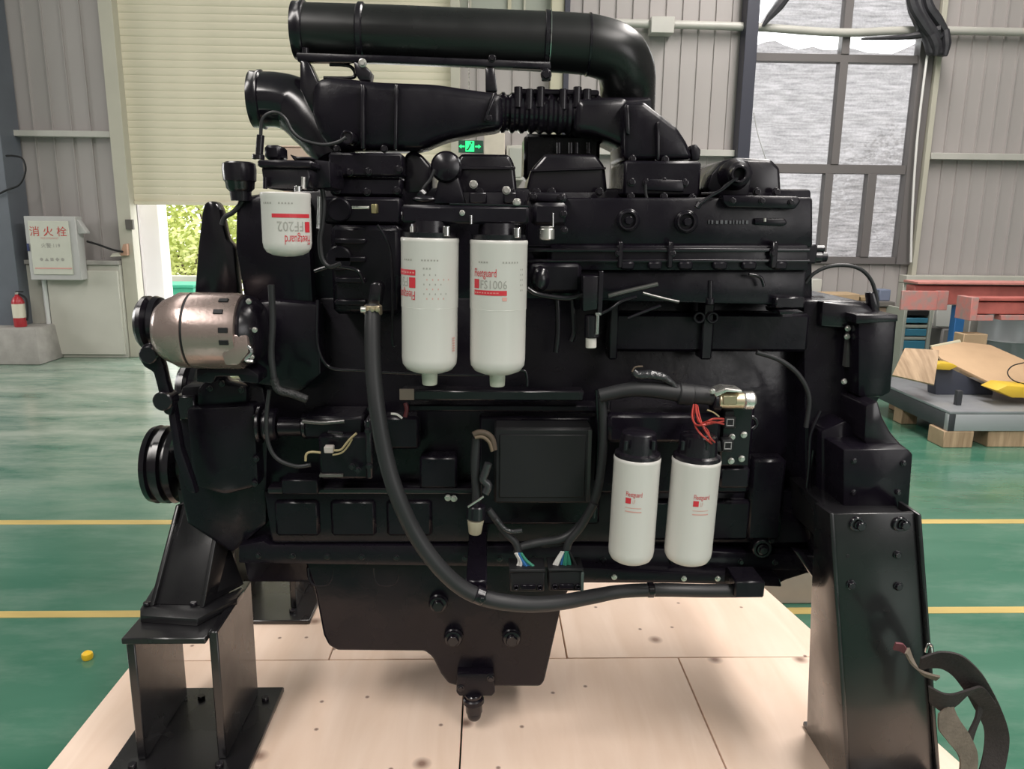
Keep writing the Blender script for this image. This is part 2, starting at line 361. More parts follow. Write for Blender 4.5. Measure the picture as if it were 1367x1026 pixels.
for x0, x1, z0, z1 in ((XW0, xm, zm, zt), (xm, XW1, zm, zt), (XW0, xm, zt, ZW1), (xm, XW1, zt, ZW1), (XW0, xl1, ZW0, zm), (xl1, xl2, ZW0, zm), (xl2, XW1, ZW0, zm)):
    b = B(); b.box(x0, x1, YW + .0, YW + .006, z0, z1, 0); b.done('pane', glass_m, win, smooth=False)
# high window beside the shutter
win2 = setting('window_2'); win2.location = ((XU0 + XU1) / 2, YW, ZU0); WP[win2.name] = Vector(win2.location)
for px, w, m in ((628, .022, frame_m), (680, .04, beige_m), (700, .022, frame_m)):
    x = wx(px, 10); b = B(); b.box(x - w / 2, x + w / 2, YW - .04, YW + .05, ZU0, ZU1); b.done('frame_bar', m, win2)
b = B(); b.box(XU0, XU1, YW - .05, YW + .05, ZU0 - .05, ZU0 + .02); b.done('sill', frame_m, win2)
frost = mat('frosted_glass', (.36, .38, .33), .35)
xs = [XU0, wx(628, 10), wx(680, 10), wx(700, 10), XU1]
for a, c in zip(xs, xs[1:]): b = B(); b.box(a, c, YW + .0, YW + .01, ZU0, ZU1, 0); b.done('pane', frost, win2, smooth=False)

# ------------------------------------------------------------------ shade net over the window, rolled tarp
net_m = bpy.data.materials.new('shade_net'); net_m.use_nodes = True
nt = net_m.node_tree; N = nt.nodes; L = nt.links; N.remove(N['Principled BSDF'])
tc = N.new('ShaderNodeTexCoord'); mp = N.new('ShaderNodeMapping'); mp.inputs['Scale'].default_value = (1.3, 1, 12); mp.inputs['Rotation'].default_value = (0, .03, 0)
L.new(tc.outputs['Object'], mp.inputs[0]); nz = N.new('ShaderNodeTexNoise'); nz.inputs['Scale'].default_value = 3.2; nz.inputs['Detail'].default_value = 6; L.new(mp.outputs[0], nz.inputs['Vector'])
n2 = N.new('ShaderNodeTexNoise'); n2.inputs['Scale'].default_value = 45; L.new(tc.outputs['Object'], n2.inputs['Vector'])
ad = N.new('ShaderNodeMath'); ad.operation = 'ADD'; m2 = N.new('ShaderNodeMath'); m2.operation = 'MULTIPLY'; m2.inputs[1].default_value = .35
L.new(n2.outputs[0], m2.inputs[0]); L.new(nz.outputs[0], ad.inputs[0]); L.new(m2.outputs[0], ad.inputs[1])
cr = N.new('ShaderNodeValToRGB'); cr.color_ramp.elements[0].position = .42; cr.color_ramp.elements[0].color = (.125, .117, .12, 1); cr.color_ramp.elements[1].position = .86; cr.color_ramp.elements[1].color = (.34, .318, .326, 1)
L.new(ad.outputs[0], cr.inputs[0]); tl = N.new('ShaderNodeBsdfTranslucent'); df = N.new('ShaderNodeBsdfDiffuse'); L.new(cr.outputs[0], tl.inputs[0]); L.new(cr.outputs[0], df.inputs[0])
s1 = N.new('ShaderNodeMixShader'); s1.inputs[0].default_value = .2; L.new(tl.outputs[0], s1.inputs[1]); L.new(df.outputs[0], s1.inputs[2])
tp = N.new('ShaderNodeBsdfTransparent'); s2 = N.new('ShaderNodeMixShader'); s2.inputs[0].default_value = .045; L.new(s1.outputs[0], s2.inputs[1]); L.new(tp.outputs[0], s2.inputs[2]); L.new(s2.outputs[0], N['Material Output'].inputs[0])
def cloth(name, grid, m, wr=.012, seed=0):
    rnd = random.Random(seed); bm = bmesh.new(); rows = []
    for j, row in enumerate(grid):
        rows.append([bm.verts.new(p + Vector((0, wr * (math.sin(j * 1.9 + i * .35) + rnd.uniform(-.8, .8)), 0))) for i, p in enumerate(row)])
    for r0, r1 in zip(rows, rows[1:]):
        for i in range(len(r0) - 1): bm.faces.new((r0[i], r0[i + 1], r1[i + 1], r1[i]))
    return new(name, bm, m, None, ang=180)
YN = YW + .10
topl = [(990, 67), (1010, 60), (1024, 55), (1036, 54), (1048, 60), (1066, 66), (1085, 62), (1100, 66), (1120, 66), (1136, 64), (1158, 70), (1190, 72), (1205, 66), (1222, 58), (1240, 64)]
g = []
for j in range(34):
    row = []
    for i in range(len(topl)):
        a = P(*topl[i], YN); zb = ZW0 - .1; row.append(Vector((a.x, YN, a.z + (zb - a.z) * j / 33)))
    g.append(row)
n = cloth('shade_net', g, net_m, .012, 3); tag(n, 'crinkled white shade net stretched over the lower panes of the tall window', 'net')
g = []
for j in range(14):
    t = j / 13; l = P(1045 - 32 * t, -12 + 46 * t, YN); r = P(1240, -12 + 62 * t + 4, YN); m_ = P(1120, -12 + 58 * t, YN)
    row = []
    for i in range(13):
        s = i / 12; zz = (1 - s) * (1 - 2 * s) * l.z + 4 * s * (1 - s) * m_.z + s * (2 * s - 1) * r.z
        row.append(Vector((l.x + (r.x - l.x) * s, YN + .03, zz)))
    g.append(row)
n = cloth('shade_net', g, net_m, .012, 5); tag(n, 'upper piece of white shade net gathered above the bare strip of window', 'net')
tarp_m = mat('black_tarp', (.035, .034, .04), .5, var=.3, scale=9, bump=.5, bscale=25)
b = B(); b.tube([P(1054, -10, 8.73), P(1040, 8, 8.73), P(1028, 22, 8.73), P(1018, 35, 8.73)], [.045, .05, .035, .012], 8)
tag(b.done('tarp_edge', tarp_m), 'black rolled hem of tarp slanting down beside the window post', 'tarp')
t = thing('tarp_bundle', 'bunched black tarp knotted at the upper corner of the window frame', 'tarp', tuple(P(1254, 74, 8.7)))
b = B(); b.prism([P(x, y, 8.66) for x, y in ((1212, -14), (1240, -14), (1246, 8), (1256, 24), (1268, 36), (1270, 50), (1268, 74), (1242, 73), (1238, 56), (1226, 34), (1217, 14))], (0, .10, 0), .03, 3); b.done('tarp_body', tarp_m, t)
for pts, rr in (([(1214, -14), (1220, 10), (1234, 34), (1246, 52)], [.05, .055, .045, .03]), ([(1236, -14), (1240, 8), (1252, 26), (1264, 44)], [.04, .05, .05, .03]), ([(1244, 46), (1250, 60), (1250, 74)], [.05, .055, .02]), ([(1262, 40), (1264, 58), (1262, 75)], [.04, .045, .02]), ([(1226, -14), (1229, 12), (1243, 36), (1256, 50)], [.03, .04, .04, .03])):
    b = B(); b.tube([P(x, y, 8.65) for x, y in pts], rr, 8, 5); b.done('tarp_fold', tarp_m, t)
b = B(); b.tube([P(1150, 52, 8.75), P(1180, 51, 8.75), P(1210, 49, 8.75), P(1240, 44, 8.70), P(1256, 40, 8.65)], [.012, .02, .03, .045, .06], 8)
tag(b.done('tarp_tail', tarp_m), 'thin twisted tail of black tarp running along the girt over the glass', 'tarp')
b = B(); b.tpx([(1006, 150), (1012, 180), (1022, 212), (1026, 230)], 8.83, .5, 6); tag(b.done('pull_cord', mat('pale_cord', (.5, .5, .48), .6)), 'thin pale pull cord hanging down the window near the dark post', 'cord')
b = B(); b.tpx([(1240, 60), (1233, 110), (1224, 190), (1218, 280), (1216, 350)], 8.77, 1.6, 8); tag(b.done('drain_hose', mat('white_hose', (.72, .71, .69), .45)), 'thin white pipe leaning down along the window jamb', 'pipe')

# ------------------------------------------------------------------ outside: ground, foliage, bin, wall
b = B(); b.box(-14.90, 14.90, YW + .25, 30, -.25, -.15, 0); struct(b.done('ground', mat('pale_concrete_yard', (.62, .61, .57), .8, var=.1), smooth=False))
leaf_m = mat('leaf_green', (.42, .50, .12), .5, scale=1.6, col2=(.60, .64, .26))
leafd_m = mat('leaf_dark', (.05, .075, .035), .55, scale=2, col2=(.12, .15, .07))
def bush(name, label, c, rx, ry, rz, n, m, seed, ls=.13):
    root = thing(name, label, 'shrub', (c[0], c[1], -.15)); rnd = random.Random(seed); bm = bmesh.new()
    for k in range(n):
        d = Vector((rnd.gauss(0, 1), rnd.gauss(0, 1), rnd.gauss(0, 1))).normalized() * rnd.uniform(.55, 1.0) * (1 + .18 * math.sin(k * 7.3))
        p = Vector((c[0] + d.x * rx, c[1] + d.y * ry, max(-.1, c[2] + d.z * rz)))
        a = Vector((rnd.uniform(-1, 1), rnd.uniform(-1, 1), rnd.uniform(-.6, .6))).normalized() * ls * rnd.uniform(.6, 1.3); w = a.orthogonal().normalized() * ls * .3
        v = [bm.verts.new(q) for q in (p, p + a * .5 + w, p + a, p + a * .5 - w)]; bm.faces.new(v)
    o = new('foliage', bm, m, root, smooth=False); o['kind'] = 'stuff'
    b = B()
    for k in range(5): b.tube([Vector((c[0], c[1], -.16)), Vector((c[0] + rnd.uniform(-.2, .2) * rx, c[1], c[2] * .4)), Vector((c[0] + rnd.uniform(-.6, .6) * rx, c[1] + rnd.uniform(-.5, .5) * ry, c[2] + rz * .4))], [.05, .035, .01], 5, 3)
    b.done('stem', mat('bark', (.12, .09, .06), .8), root)
xq = wx(240, 320, 12.90)
bush('leafy_shrub', 'tall sunlit yellow-green shrub seen through the open shutter gap', (xq - .25, 14.6, 1.6), 1.15, .9, 1.7, 5200, leaf_m, 1)
bush('leafy_shrub', 'lower bright shrub behind the green bin outside the shutter', (xq + .25, 12.70, .75), .6, .5, .75, 2200, leaf_m, 2, .1)
bush('leafy_shrub', 'shrub hidden mostly behind the black fan bracket outside the shutter', (xq + 2.1, 13.30, 1.3), .9, .6, 1.4, 2600, leaf_m, 3)
xt = wx(1185.90, 250, 14.90)
bush('garden_tree', 'dark tree blurred behind the netting on the tall window', (xt + .2, 14.90, 1.4), 1.5, 1.0, 1.9, 9000, leafd_m, 4, .11)
bush('garden_tree', 'smaller dark tree behind the netted window nearer the middle mullion', (xt - 2.5, 15.90, .9), 1.1, 1.0, 1.2, 6000, leafd_m, 5, .11)
t = thing('yard_bin', 'green plastic bin standing outside below the shutter', 'bin', tuple(P(232, 396, 11.10)))
a = P(214, 383, 11.10); c = P(243, 383, 11.10); z0 = -.15
b = B(); zt_ = a.z; w = .5
b.prism([Vector((a.x + .04, 11.00, z0)), Vector((a.x + w - .04, 11.00, z0)), Vector((a.x + w, 11.00, zt_)), Vector((a.x, 11.00, zt_))], (0, .5, 0), .02); b.done('bin_body', mat('bin_green', (.03, .33, .20), .45), t)
b = B(); b.box(a.x - .02, a.x + w + .02, 10.96, 11.52, zt_, zt_ + .05, .015); b.done('bin_lid', MATS['bin_green'], t)
b = B(); b.box(a.x - 1.2, a.x + .9, 11.80, 11.90, -.15, P(250, 368, 11.80).z, .01); struct(b.done('trim_14', knee_m))
b = B(); b.box(XD0 - .3, XD0 + .03, YW + .5, YW + .75, -.15, 2.4, .01); struct(b.done('trim_15', mat('white_outer_jamb', (.86, .86, .85), .6)))

# ------------------------------------------------------------------ left corner: hydrant box, extinguisher, plinth
YC = 8.57
a = P(32, 288, YC); c = P(108, 374, YC); xa, xb = P(36, 330, YC).x, P(104, 330, YC).x
cab_m = mat('cabinet_paint', (.47, .465, .455), .4, var=.06); cabd = mat('cabinet_door_face', (.56, .565, .49), .4, var=.05)
t = thing('hydrant_cabinet', 'white wall-mounted fire hydrant cabinet with red characters on its door', 'cabinet', ((xa + xb) / 2, YC + .12, c.z))
b = B(); b.box(xa, xb, YC, YW - .235, c.z, a.z, .006); b.done('cabinet_body', cab_m, t)
b = B(); b.box(xa + .045, xb - .07, YC - .014, YC - .001, c.z + .06, a.z - .05, .004); dr = b.done('cabinet_door', cabd, t)
flat_text('lettering', '消 火 栓', .112, Vector(((xa + xb) / 2 - .02, YC - .016, P(70, 314, YC).z)), mat('cabinet_red', (.5, .06, .05), .5), dr)
for tx, sz, py, mm in (('FIRE HYDRANT', .028, 319, pink), ('火警:119', .055, 330, greyp), ('● ▲ ■ ◆ ●', .045, 348, greyp)):
    flat_text('lettering', tx, sz, Vector(((xa + xb) / 2 - .01, YC - .016, P(70, py, YC).z)), mm, dr)
b = B(); b.box((xa + xb) / 2 - .2, (xa + xb) / 2 + .19, YC - .017, YC - .014, P(70, 358, YC).z - .006, P(70, 358, YC).z + .008, 0); b.done('printed_line', pink, dr)
b = B(); p = P(38, 330, YC); b.box(xa + .008, xa + .03, YC - .02, YC, p.z - .04, p.z + .04, .004); b.done('lock', mat('navy_lock', (.03, .04, .12), .4), t)
b = B(); b.prism([Vector((xb + .001, YC + .03, a.z - .03)), Vector((xb + .08, YC + .03, a.z - .16)), Vector((xb + .08, YC + .03, a.z - .18)), Vector((xb + .001, YC + .03, a.z - .18))], (0, .1, 0), .004); b.done('hose_flap', cab_m, t)
# plinth and extinguisher
e0 = P(12, 464, 8.30); e1 = P(46, 440, 8.30)
b = B(); zt2 = P(30, 437, 8.40).z
b.prism([Vector((P(-70, 460, 8.30).x, 8.27, 0)), Vector((P(53, 462, 8.30).x, 8.27, 0)), Vector((P(44, 440, 8.30).x, 8.35, zt2)), Vector((P(-70, 440, 8.30).x, 8.35, zt2))], (0, .5, 0), .02)
tag(b.done('column_base', concrete_m), 'low chamfered concrete footing at the foot of the steel column', 'footing')
q = P(28, 437, 8.47); er = .062
t = thing('fire_extinguisher', 'small red fire extinguisher with white label on the concrete footing', 'extinguisher', (q.x, 8.47, zt2))
ered = mat('extinguisher_red', (.42, .03, .04), .3); p0 = Vector((q.x, 8.47, zt2))
b = B(); b.lathe(p0, (0, 0, 1), [(0, er * .9), (.01, er), (.27, er), (.31, er * .75), (.335, er * .35), (.35, er * .35)]); b.done('cylinder_body', ered, t)
b = B(); b.lathe(p0, (0, 0, 1), [(.1, er * 1.015), (.25, er * 1.015)], cap=False); b.done('paper_label', mat('label_paper', (.68, .64, .52), .6), t)
b = B(); b.cyl(p0 + Vector((0, 0, .34)), p0 + Vector((0, 0, .375)), .018); b.done('valve', zinc, t)
b = B(); b.box(p0.x - .01, p0.x + .07, 8.46, 8.48, zt2 + .372, zt2 + .385, .003); b.done('lever', matte, t)
b = B(); b.tube([p0 + Vector((.02, 0, .355)), p0 + Vector((er + .03, 0, .3)), p0 + Vector((er + .035, -.01, .15)), p0 + Vector((er + .02, -.01, .07))], .011, 8); b.done('hose', matte, t)
b = B(); b.tpx([(-8, 262), (8, 254), (26, 246), (34, 228), (30, 212), (18, 208), (8, 208)], 8.53, 1.3, 8); tag(b.done('power_cable', matte), 'dark cable looping out from the blue-grey column', 'cable')
b = B(); b.tpx([(116, 322), (130, 326), (150, 333), (164, 336)], 8.71, 1.4, 8); tag(b.done('lance_pipe', matte), 'thin dark rod leaning on the ledge beside the hydrant cabinet', 'rod')
b = B(); c = P(167, 337, 8.75); b.prism([P(160, 341, 8.73), P(170, 341, 8.73), P(169, 325, 8.73), P(164, 326, 8.73)], (0, .06, 0), .006); tag(b.done('wood_scrap', mat('orange_scrap', (.42, .25, .17), .6)), 'small orange-brown offcut lying on the ledge by the shutter rail', 'offcut')
b = B(); b.prism([P(146, 343, 8.73), P(162, 342, 8.73), P(158, 337, 8.73), P(150, 338, 8.73)], (0, .08, 0), .006); tag(b.done('paper_scrap', mat('pale_scrap', (.55, .52, .44), .7)), 'crumpled pale scrap on the ledge beside the hydrant cabinet', 'scrap')
b = B(); c = P(172, 299, 8.75); b.box(c.x - .04, c.x + .04, YW - .2, YW - .155, c.z - .06, c.z + .05, .004); tag(b.done('switch_box', mat('dark_switch', (.1, .09, .08), .5)), 'small dark switch on the shutter guide rail', 'switch')
# yellow cap on the floor
b = B(); q = G(117, 879, 0); b.lathe(Vector((q.x, q.y, .001)), (0, 0, 1), [(0, .017), (.012, .02), (.022, .018), (.028, .01), (.03, .001)], 16)
o = b.done('rubber_bung', mat('lemon_yellow', (.8, .5, .02), .4)); tag(o, 'small round yellow bung lying on the green floor', 'bung')

# exit sign and boxes behind the engine
YE = 8.25
a = P(612, 187, YE); c = P(645, 204, YE)
t = thing('exit_sign', 'lit green emergency exit sign with running figure and arrows', 'sign', ((a.x + c.x) / 2, YE, c.z))
b = B(); b.box(a.x, c.x, YE, YE + .03, c.z, a.z, .003); b.done('sign_case', mat('sign_dark_green', (.01, .07, .04), .4), t)
eg = emit('exit_green', (.02, .8, .22), 1.0); cx = (a.x + c.x) / 2; cz = (a.z + c.z) / 2; s = (a.z - c.z)
b = B(); b.box(cx - .055, cx + .035, YE - .004, YE - .0005, cz - s * .42, cz + s * .45, 0); pl = b.done('lit_panel', eg, t)
sdk = MATS['sign_dark_green']
b = B(); b.tube([Vector((cx - .005, YE - .006, cz + .022)), Vector((cx - .012, YE - .006, cz)), Vector((cx - .03, YE - .006, cz - .03)), Vector((cx - .042, YE - .006, cz - .028))], .007, 6, 3); b.done('running_figure', sdk, t)
b = B(); b.disk((629.5, 190.5), YE - .006, 1.3, .004, 10); b.done('figure_head', sdk, t)
def arrow(x0, d, nm):
    b = B(); L_ = .06 * d; b.prism([Vector((x0, YE - .004, cz - .008)), Vector((x0 + L_ * .55, YE - .004, cz - .008)), Vector((x0 + L_ * .55, YE - .004, cz - .022)), Vector((x0 + L_, YE - .004, cz)), Vector((x0 + L_ * .55, YE - .004, cz + .022)), Vector((x0 + L_ * .55, YE - .004, cz + .008)), Vector((x0, YE - .004, cz + .008))], (0, .0035, 0), 0); b.done(nm, eg, t)
arrow(cx - .063, -1, 'arrow'); arrow(cx + .045, 1, 'arrow')
b = B(); b.cyl(Vector((cx - .02, YE + .015, a.z)), Vector((cx - .02, YE + .015, a.z + 1.6)), .005, n=6); b.done('hanger', zinc, t)
b = B(); a = P(646, 212, 8.65); c = P(674, 178, 8.65); b.box(a.x, c.x, 8.6, 8.85, 0, c.z, .01); tag(b.done('carton', mat('pale_carton', (.62, .56, .47), .7, var=.1)), 'tall pale carton standing by the wall behind the engine beside the exit sign', 'carton')
t = thing('distribution_box', 'pale grey wall box with a framed door behind the engine', 'cabinet', tuple(P(690, 235, 8.75)))
a = P(676, 240, 8.75); c = P(700, 194, 8.75); b = B(); b.box(a.x, c.x, 8.75, 8.93, a.z, c.z, .006); b.done('box_body', mat('pale_box', (.55, .54, .49), .5), t)
b = B(); b.box(a.x + .03, c.x - .03, 8.735, 8.749, a.z + .03, c.z - .03, .004); b.done('box_door', mat('box_door_grey', (.42, .43, .39), .45), t)

# ------------------------------------------------------------------ right background
redp = mat('red_primer', (.50, .135, .115), .55, var=.3, scale=6); pinkp = mat('rusty_pink_plate', (.58, .21, .19), .6, scale=16, col2=(.36, .27, .25))
bluep = mat('blue_steel', (.03, .16, .42), .45); steel = mat('grey_plate_steel', (.30, .31, .33), .38, .35, rvar=.1, var=.2, scale=4); dsteel = mat('dark_plate_steel', (.045, .047, .055), .5, .2, var=.2)
ply_c = mat('fibreboard', (.52, .35, .21), .65, var=.15, scale=3); wood_c = mat('rough_wood', (.47, .33, .21), .7, scale=5, col2=(.30, .20, .12), stretch=(8, 1, .8))
card_m = mat('cardboard', (.46, .33, .2), .75, var=.12); yel_m = mat('yellow_plastic', (.68, .45, .04), .45)
YB = 7.08
# red beam on a blue trestle
t = thing('steel_beam', 'long red-primed steel beam with rusty end plate lying on blue trestle', 'beam', tuple(P(1300, 410, YB)))
b = B(); b.rect(1222, 381, 1440, 408, YB, .16, .006); b.done('beam_web', redp, t)
b = B(); b.rect(1226, 376, 1440, 381, YB - .05, .26, .003); b.done('beam_flange', mat('red_primer_light', (.62, .26, .23), .55, var=.2), t)
b = B(); b.rect(1205, 388, 1250, 414, YB - .08, .03, .003); b.done('end_plate', pinkp, t)
b = B(); b.rect(1251, 388, 1264, 414, YB - .06, .03, .003); b.done('end_plate', pinkp, t)
t = thing('steel_beam', 'shorter red steel beam in front of the long one, white-edged end plate', 'beam', tuple(P(1340, 420, YB - .4)))
b = B(); b.rect(1304, 403, 1440, 420, YB - .45, .12, .006); b.done('beam_web', redp, t)
b = B(); b.rect(1308, 397, 1440, 402.5, YB - .47, .16, .004); b.done('beam_flange', redp, t)
b = B(); b.rect(1298, 397, 1303.5, 428, YB - .5, .22, .003); b.done('end_plate', pinkp, t)
b = B(); b.rect(1304, 420.5, 1326, 428, YB - .47, .1, .003); b.done('foot_plate', pinkp, t)
b = B(); b.rect(1337, 420.5, 1440, 428, YB - .47, .1, .003); b.done('foot_plate', pinkp, t)
t = thing('blue_trestle', 'blue steel trestle post carrying the red beams', 'trestle', tuple(P(1280, 470, YB)))
xx = P(1281, 440, YB); zt_ = P(1281, 408.5, YB).z
b = B(); b.box(xx.x - .04, xx.x + .05, YB + .02, YB + .11, .02, zt_, .004); b.done('post', bluep, t)
b = B(); b.box(xx.x - .2, xx.x + .2, YB - .1, YB + .25, 0, .02, .003); b.done('foot', bluep, t)
# drawer rack
t = thing('drawer_rack', 'narrow grey rack with blue drawers under the red beam', 'rack', tuple(P(1225, 470, 7.63)))
a = P(1208, 412, 7.63); c = P(1247, 412, 7.63)
gm = mat('rack_grey', (.40, .41, .36), .5)
for x in (a.x, c.x - .03): b = B(); b.box(x, x + .03, 7.63, 8.07, 0, a.z, .003); b.done('upright', gm, t)
for py, m_, h in ((418, matte, .05), (428, bluep, .05), (436, gm, .03), (444, bluep, .07), (452, gm, .03), (461, bluep, .09), (472, gm, .03), (482, bluep, .09)):
    z_ = P(1225, py, 7.63).z; b = B(); b.box(a.x + .035, c.x - .035, 7.65, 8.05, z_ - h / 2, z_ + h / 2, .004); b.done('drawer' if m_ is bluep else 'shelf', mat('drawer_teal', (.05, .22, .33), .5) if m_ is bluep else m_, t)
b = B(); b.rect(1252, 405, 1274, 436, 7.96, .05, .005); o = b.done('notice_board', mat('pale_board2', (.48, .48, .46), .6)); tag(o, 'pale sheet leaning behind the red beam', 'sheet'); 
b = B(); a = P(1246, 500, 8.02); c = P(1275, 437, 8.02); b.box(a.x, c.x, 7.96, 8.52, 0, c.z, .02); tag(b.done('grey_drum', mat('grey_case', (.16, .155, .15), .6)), 'dark grey case standing behind the fibreboard sheets', 'case')
b = B(); q = P(1350, 470, 7.74); b.lathe(Vector((q.x, 7.8, 0)), (0, 0, 1), [(0, .28), (.02, .3), (.4, .3), (.42, .31), (.44, .3), (.78, .3), (.8, .31), (.82, .28)], 28); tag(b.done('steel_drum', mat('drum_grey', (.30, .32, .33), .4, .3)), 'blue-grey steel drum behind the fibreboard sheet', 'drum')
b = B(); a = P(1288, 480, 8.18); c = P(1330, 425, 8.18); b.box(a.x, c.x, 8.18, 8.74, 0, c.z, .01); tag(b.done('grey_crate', mat('crate_grey', (.35, .34, .31), .6)), 'pale grey cabinet under the shorter red beam', 'cabinet')
# steel surface plate on timber blocks
YT = 5.25
c0 = P(1268, 549, YT); zt = c0.z
A = Vector((c0.x, YT, zt)); Bp = G(1184, 511, zt); Bp = G(1160, 503, zt); Dp = Vector((c0.x + 1.6, YT + .02, zt)); Cp = Bp + (Dp - A)
t = thing('surface_plate', 'low thick grey steel table plate raised on timber blocks', 'plate', ((A.x + Cp.x) / 2, (A.y + Cp.y) / 2, zt - .16))
b = B(); b.prism([A, Dp, Cp, Bp], (0, 0, -.02), .003); b.done('plate_top', steel, t)
hh = .125
def rail(p, q, m_, nm):
    d = (q - p).normalized(); n_ = Vector((-d.y, d.x, 0)); 
    if (n_.dot(((A + Cp) / 2) - p)) < 0: n_ = -n_
    b = B(); b.prism([p + Vector((0, 0, -.021)), q + Vector((0, 0, -.021)), q + n_ * .05 + Vector((0, 0, -.021)), p + n_ * .05 + Vector((0, 0, -.021))], (0, 0, -hh), .004); b.done(nm, m_, t)
rail(A, Dp, mat('light_plate_steel', (.36, .37, .39), .42, .3), 'side_beam'); rail(Bp, A, dsteel, 'side_beam'); rail(Cp, Bp, dsteel, 'side_beam')
p = P(1280, 541, YT + .1); 
b = B(); q = G(1280, 541, zt); b.box(q.x - .02, q.x + .02, q.y, q.y + .04, zt, zt + .11, .003); b.done('stop_peg', dsteel, t)
zb = zt - .021 - hh
for (x, y, w, d) in ((A.x + .09, A.y + .10, .22, .2), (A.x + .62, A.y + .12, .6, .2), (Bp.x + .25, Bp.y - .1, .12, .15), ((A.x + Bp.x) / 2 + .08, (A.y + Bp.y) / 2 + .1, .13, .13)):
    b = B(); b.box(x - w / 2, x + w / 2, y - d / 2, y + d / 2, 0, max(.03, zb - .001), .005); o = b.done('timber_block', wood_c)
    tag(o, {0.22: 'squared timber block under the near corner of the grey plate', .6: 'long timber bearer under the front side of the grey plate', .12: 'timber block under the far corner of the grey plate', .13: 'timber block under the side of the grey plate'}[w], 'timber block', 'timber blocks under the steel plate')
# sheets and clutter on the plate
def slab(pts, Ys, th, name, m_, lab, cat):
    w = [P(x, y, Y) for (x, y), Y in zip(pts, Ys)]; nrm = (w[1] - w[0]).cross(w[2] - w[0]).normalized()
    if nrm.y < 0: nrm = -nrm
    b = B(); b.prism(w, nrm * th, .002); return tag(b.done(name, m_), lab, cat)
slab([(1191, 500), (1247, 513), (1254, 467), (1208, 464)], [5.70, 5.53, 5.70, 5.86], .02, 'rough_board', wood_c, 'rough-sawn wooden board propped on edge on the steel plate', 'board')
slab([(1243, 463), (1285, 456), (1322, 460), (1372, 482), (1410, 510), (1372, 530), (1336, 517), (1256, 478)], [6.19, 6.36, 6.36, 6.08, 5.75, 5.47, 5.59, 5.97], .02, 'fibreboard_sheet', ply_c, 'large bent brown fibreboard sheet lying slanted over the steel plate', 'board')
slab([(1243, 461), (1282, 453), (1284, 459), (1246, 466)], [6.30, 6.47, 6.47, 6.30], .015, 'foam_sheet', mat('cream_foam', (.70, .64, .46), .7), 'cream foam strip sticking out behind the fibreboard sheet', 'foam')
xa_ = P(1286, 455, 6.6).x; xb_ = P(1318, 455, 6.6).x; b = B(); b.box(xa_, xb_, 6.6, 6.75, 0.001, P(1300, 446, 6.6).z, .004); tag(b.done('small_carton', card_m), 'narrow upright brown carton standing behind the fibreboard sheet', 'carton')
b = B(); b.prism([P(x, y, 5.8) for x, y in ((1249, 488), (1262, 488), (1326, 519), (1326, 527), (1249, 527))], (0, .12, 0), .008); tag(b.done('tool_case', mat('navy_case', (.04, .045, .065), .5)), 'dark navy case tucked under the fibreboard sheet', 'case')
b = B(); b.prism([P(x, y, 5.74) for x, y in ((1247, 488), (1256, 484), (1272, 485), (1279, 489), (1268, 494), (1249, 493))], (0, .12, 0), .006); tag(b.done('yellow_strap', yel_m), 'flat yellow webbing strap folded under the edge of the fibreboard sheet', 'strap')
b = B(); b.tpx([(1367, 484, 5.75), (1352, 488, 5.68), (1345, 497, 5.62), (1352, 507, 5.55), (1368, 512, 5.51), (1390, 510, 5)], 5.64, .8, 8); tag(b.done('thin_cable', matte), 'thin dark cable curled on top of the fibreboard sheet', 'cable')
b = B(); b.prism([P(1330, 521, 5.42), P(1345, 514, 5.42), P(1400, 518, 5.42), P(1400, 531, 5.42), P(1352, 531, 5.42)], (0, .2, 0), .01); tag(b.done('yellow_bag', yel_m), 'folded yellow plastic bag under the fibreboard edge', 'bag')
# bench behind the flywheel end
t = thing('work_bench', 'dark bench top with clutter behind the flywheel end of the engine', 'bench', tuple(P(1150, 470, 7.96)))
a = P(1060, 402, 7.96); c = P(1196, 398, 7.96); zt_ = a.z
b = B(); b.box(a.x, c.x, 7.96, 8.63, zt_ - .05, zt_, .005); b.done('bench_top', mat('bench_grey', (.14, .13, .12), .5), t)
b = B(); b.box(a.x, c.x, 7.99, 8.03, zt_ - .16, zt_ - .06, .004); b.done('apron', mat('bench_brown', (.26, .19, .14), .6), t)
for x in (a.x + .05, c.x - .12): b = B(); b.box(x, x + .07, 8.03, 8.12, 0, zt_ - .051, .004); b.done('leg', MATS['bench_brown'], t)
for x in (a.x + .05, c.x - .12): b = B(); b.box(x, x + .07, 8.52, 8.60, 0, zt_ - .051, .004); b.done('leg', MATS['bench_brown'], t)
def onbench(x0, x1, h, Y, d, name, m_, lab, cat):
    a = P(x0, 395, Y).x; c = P(x1, 395, Y).x; b = B(); b.box(a, c, Y, Y + d, zt_, zt_ + h, .008); tag(b.done(name, m_), lab, cat)
onbench(1098, 1148, .075, 8.02, .3, 'flat_carton', card_m, 'flat brown carton lying on the dark bench', 'carton')
onbench(1150, 1172, .05, 8.02, .2, 'tool_tray', mat('tray_brown', (.3, .22, .12), .6), 'low tan tray beside the flat carton on the bench', 'tray')
onbench(1174, 1189, .12, 8.07, .15, 'glove_bundle', mat('blue_grey_cloth', (.16, .19, .27), .8), 'blue-grey cloth bundle at the end of the bench', 'cloth')
onbench(1082, 1096, .2, 8.42, .12, 'plastic_jar', mat('pale_jar', (.5, .5, .46), .4), 'pale plastic jar standing on the bench behind the carton', 'jar')
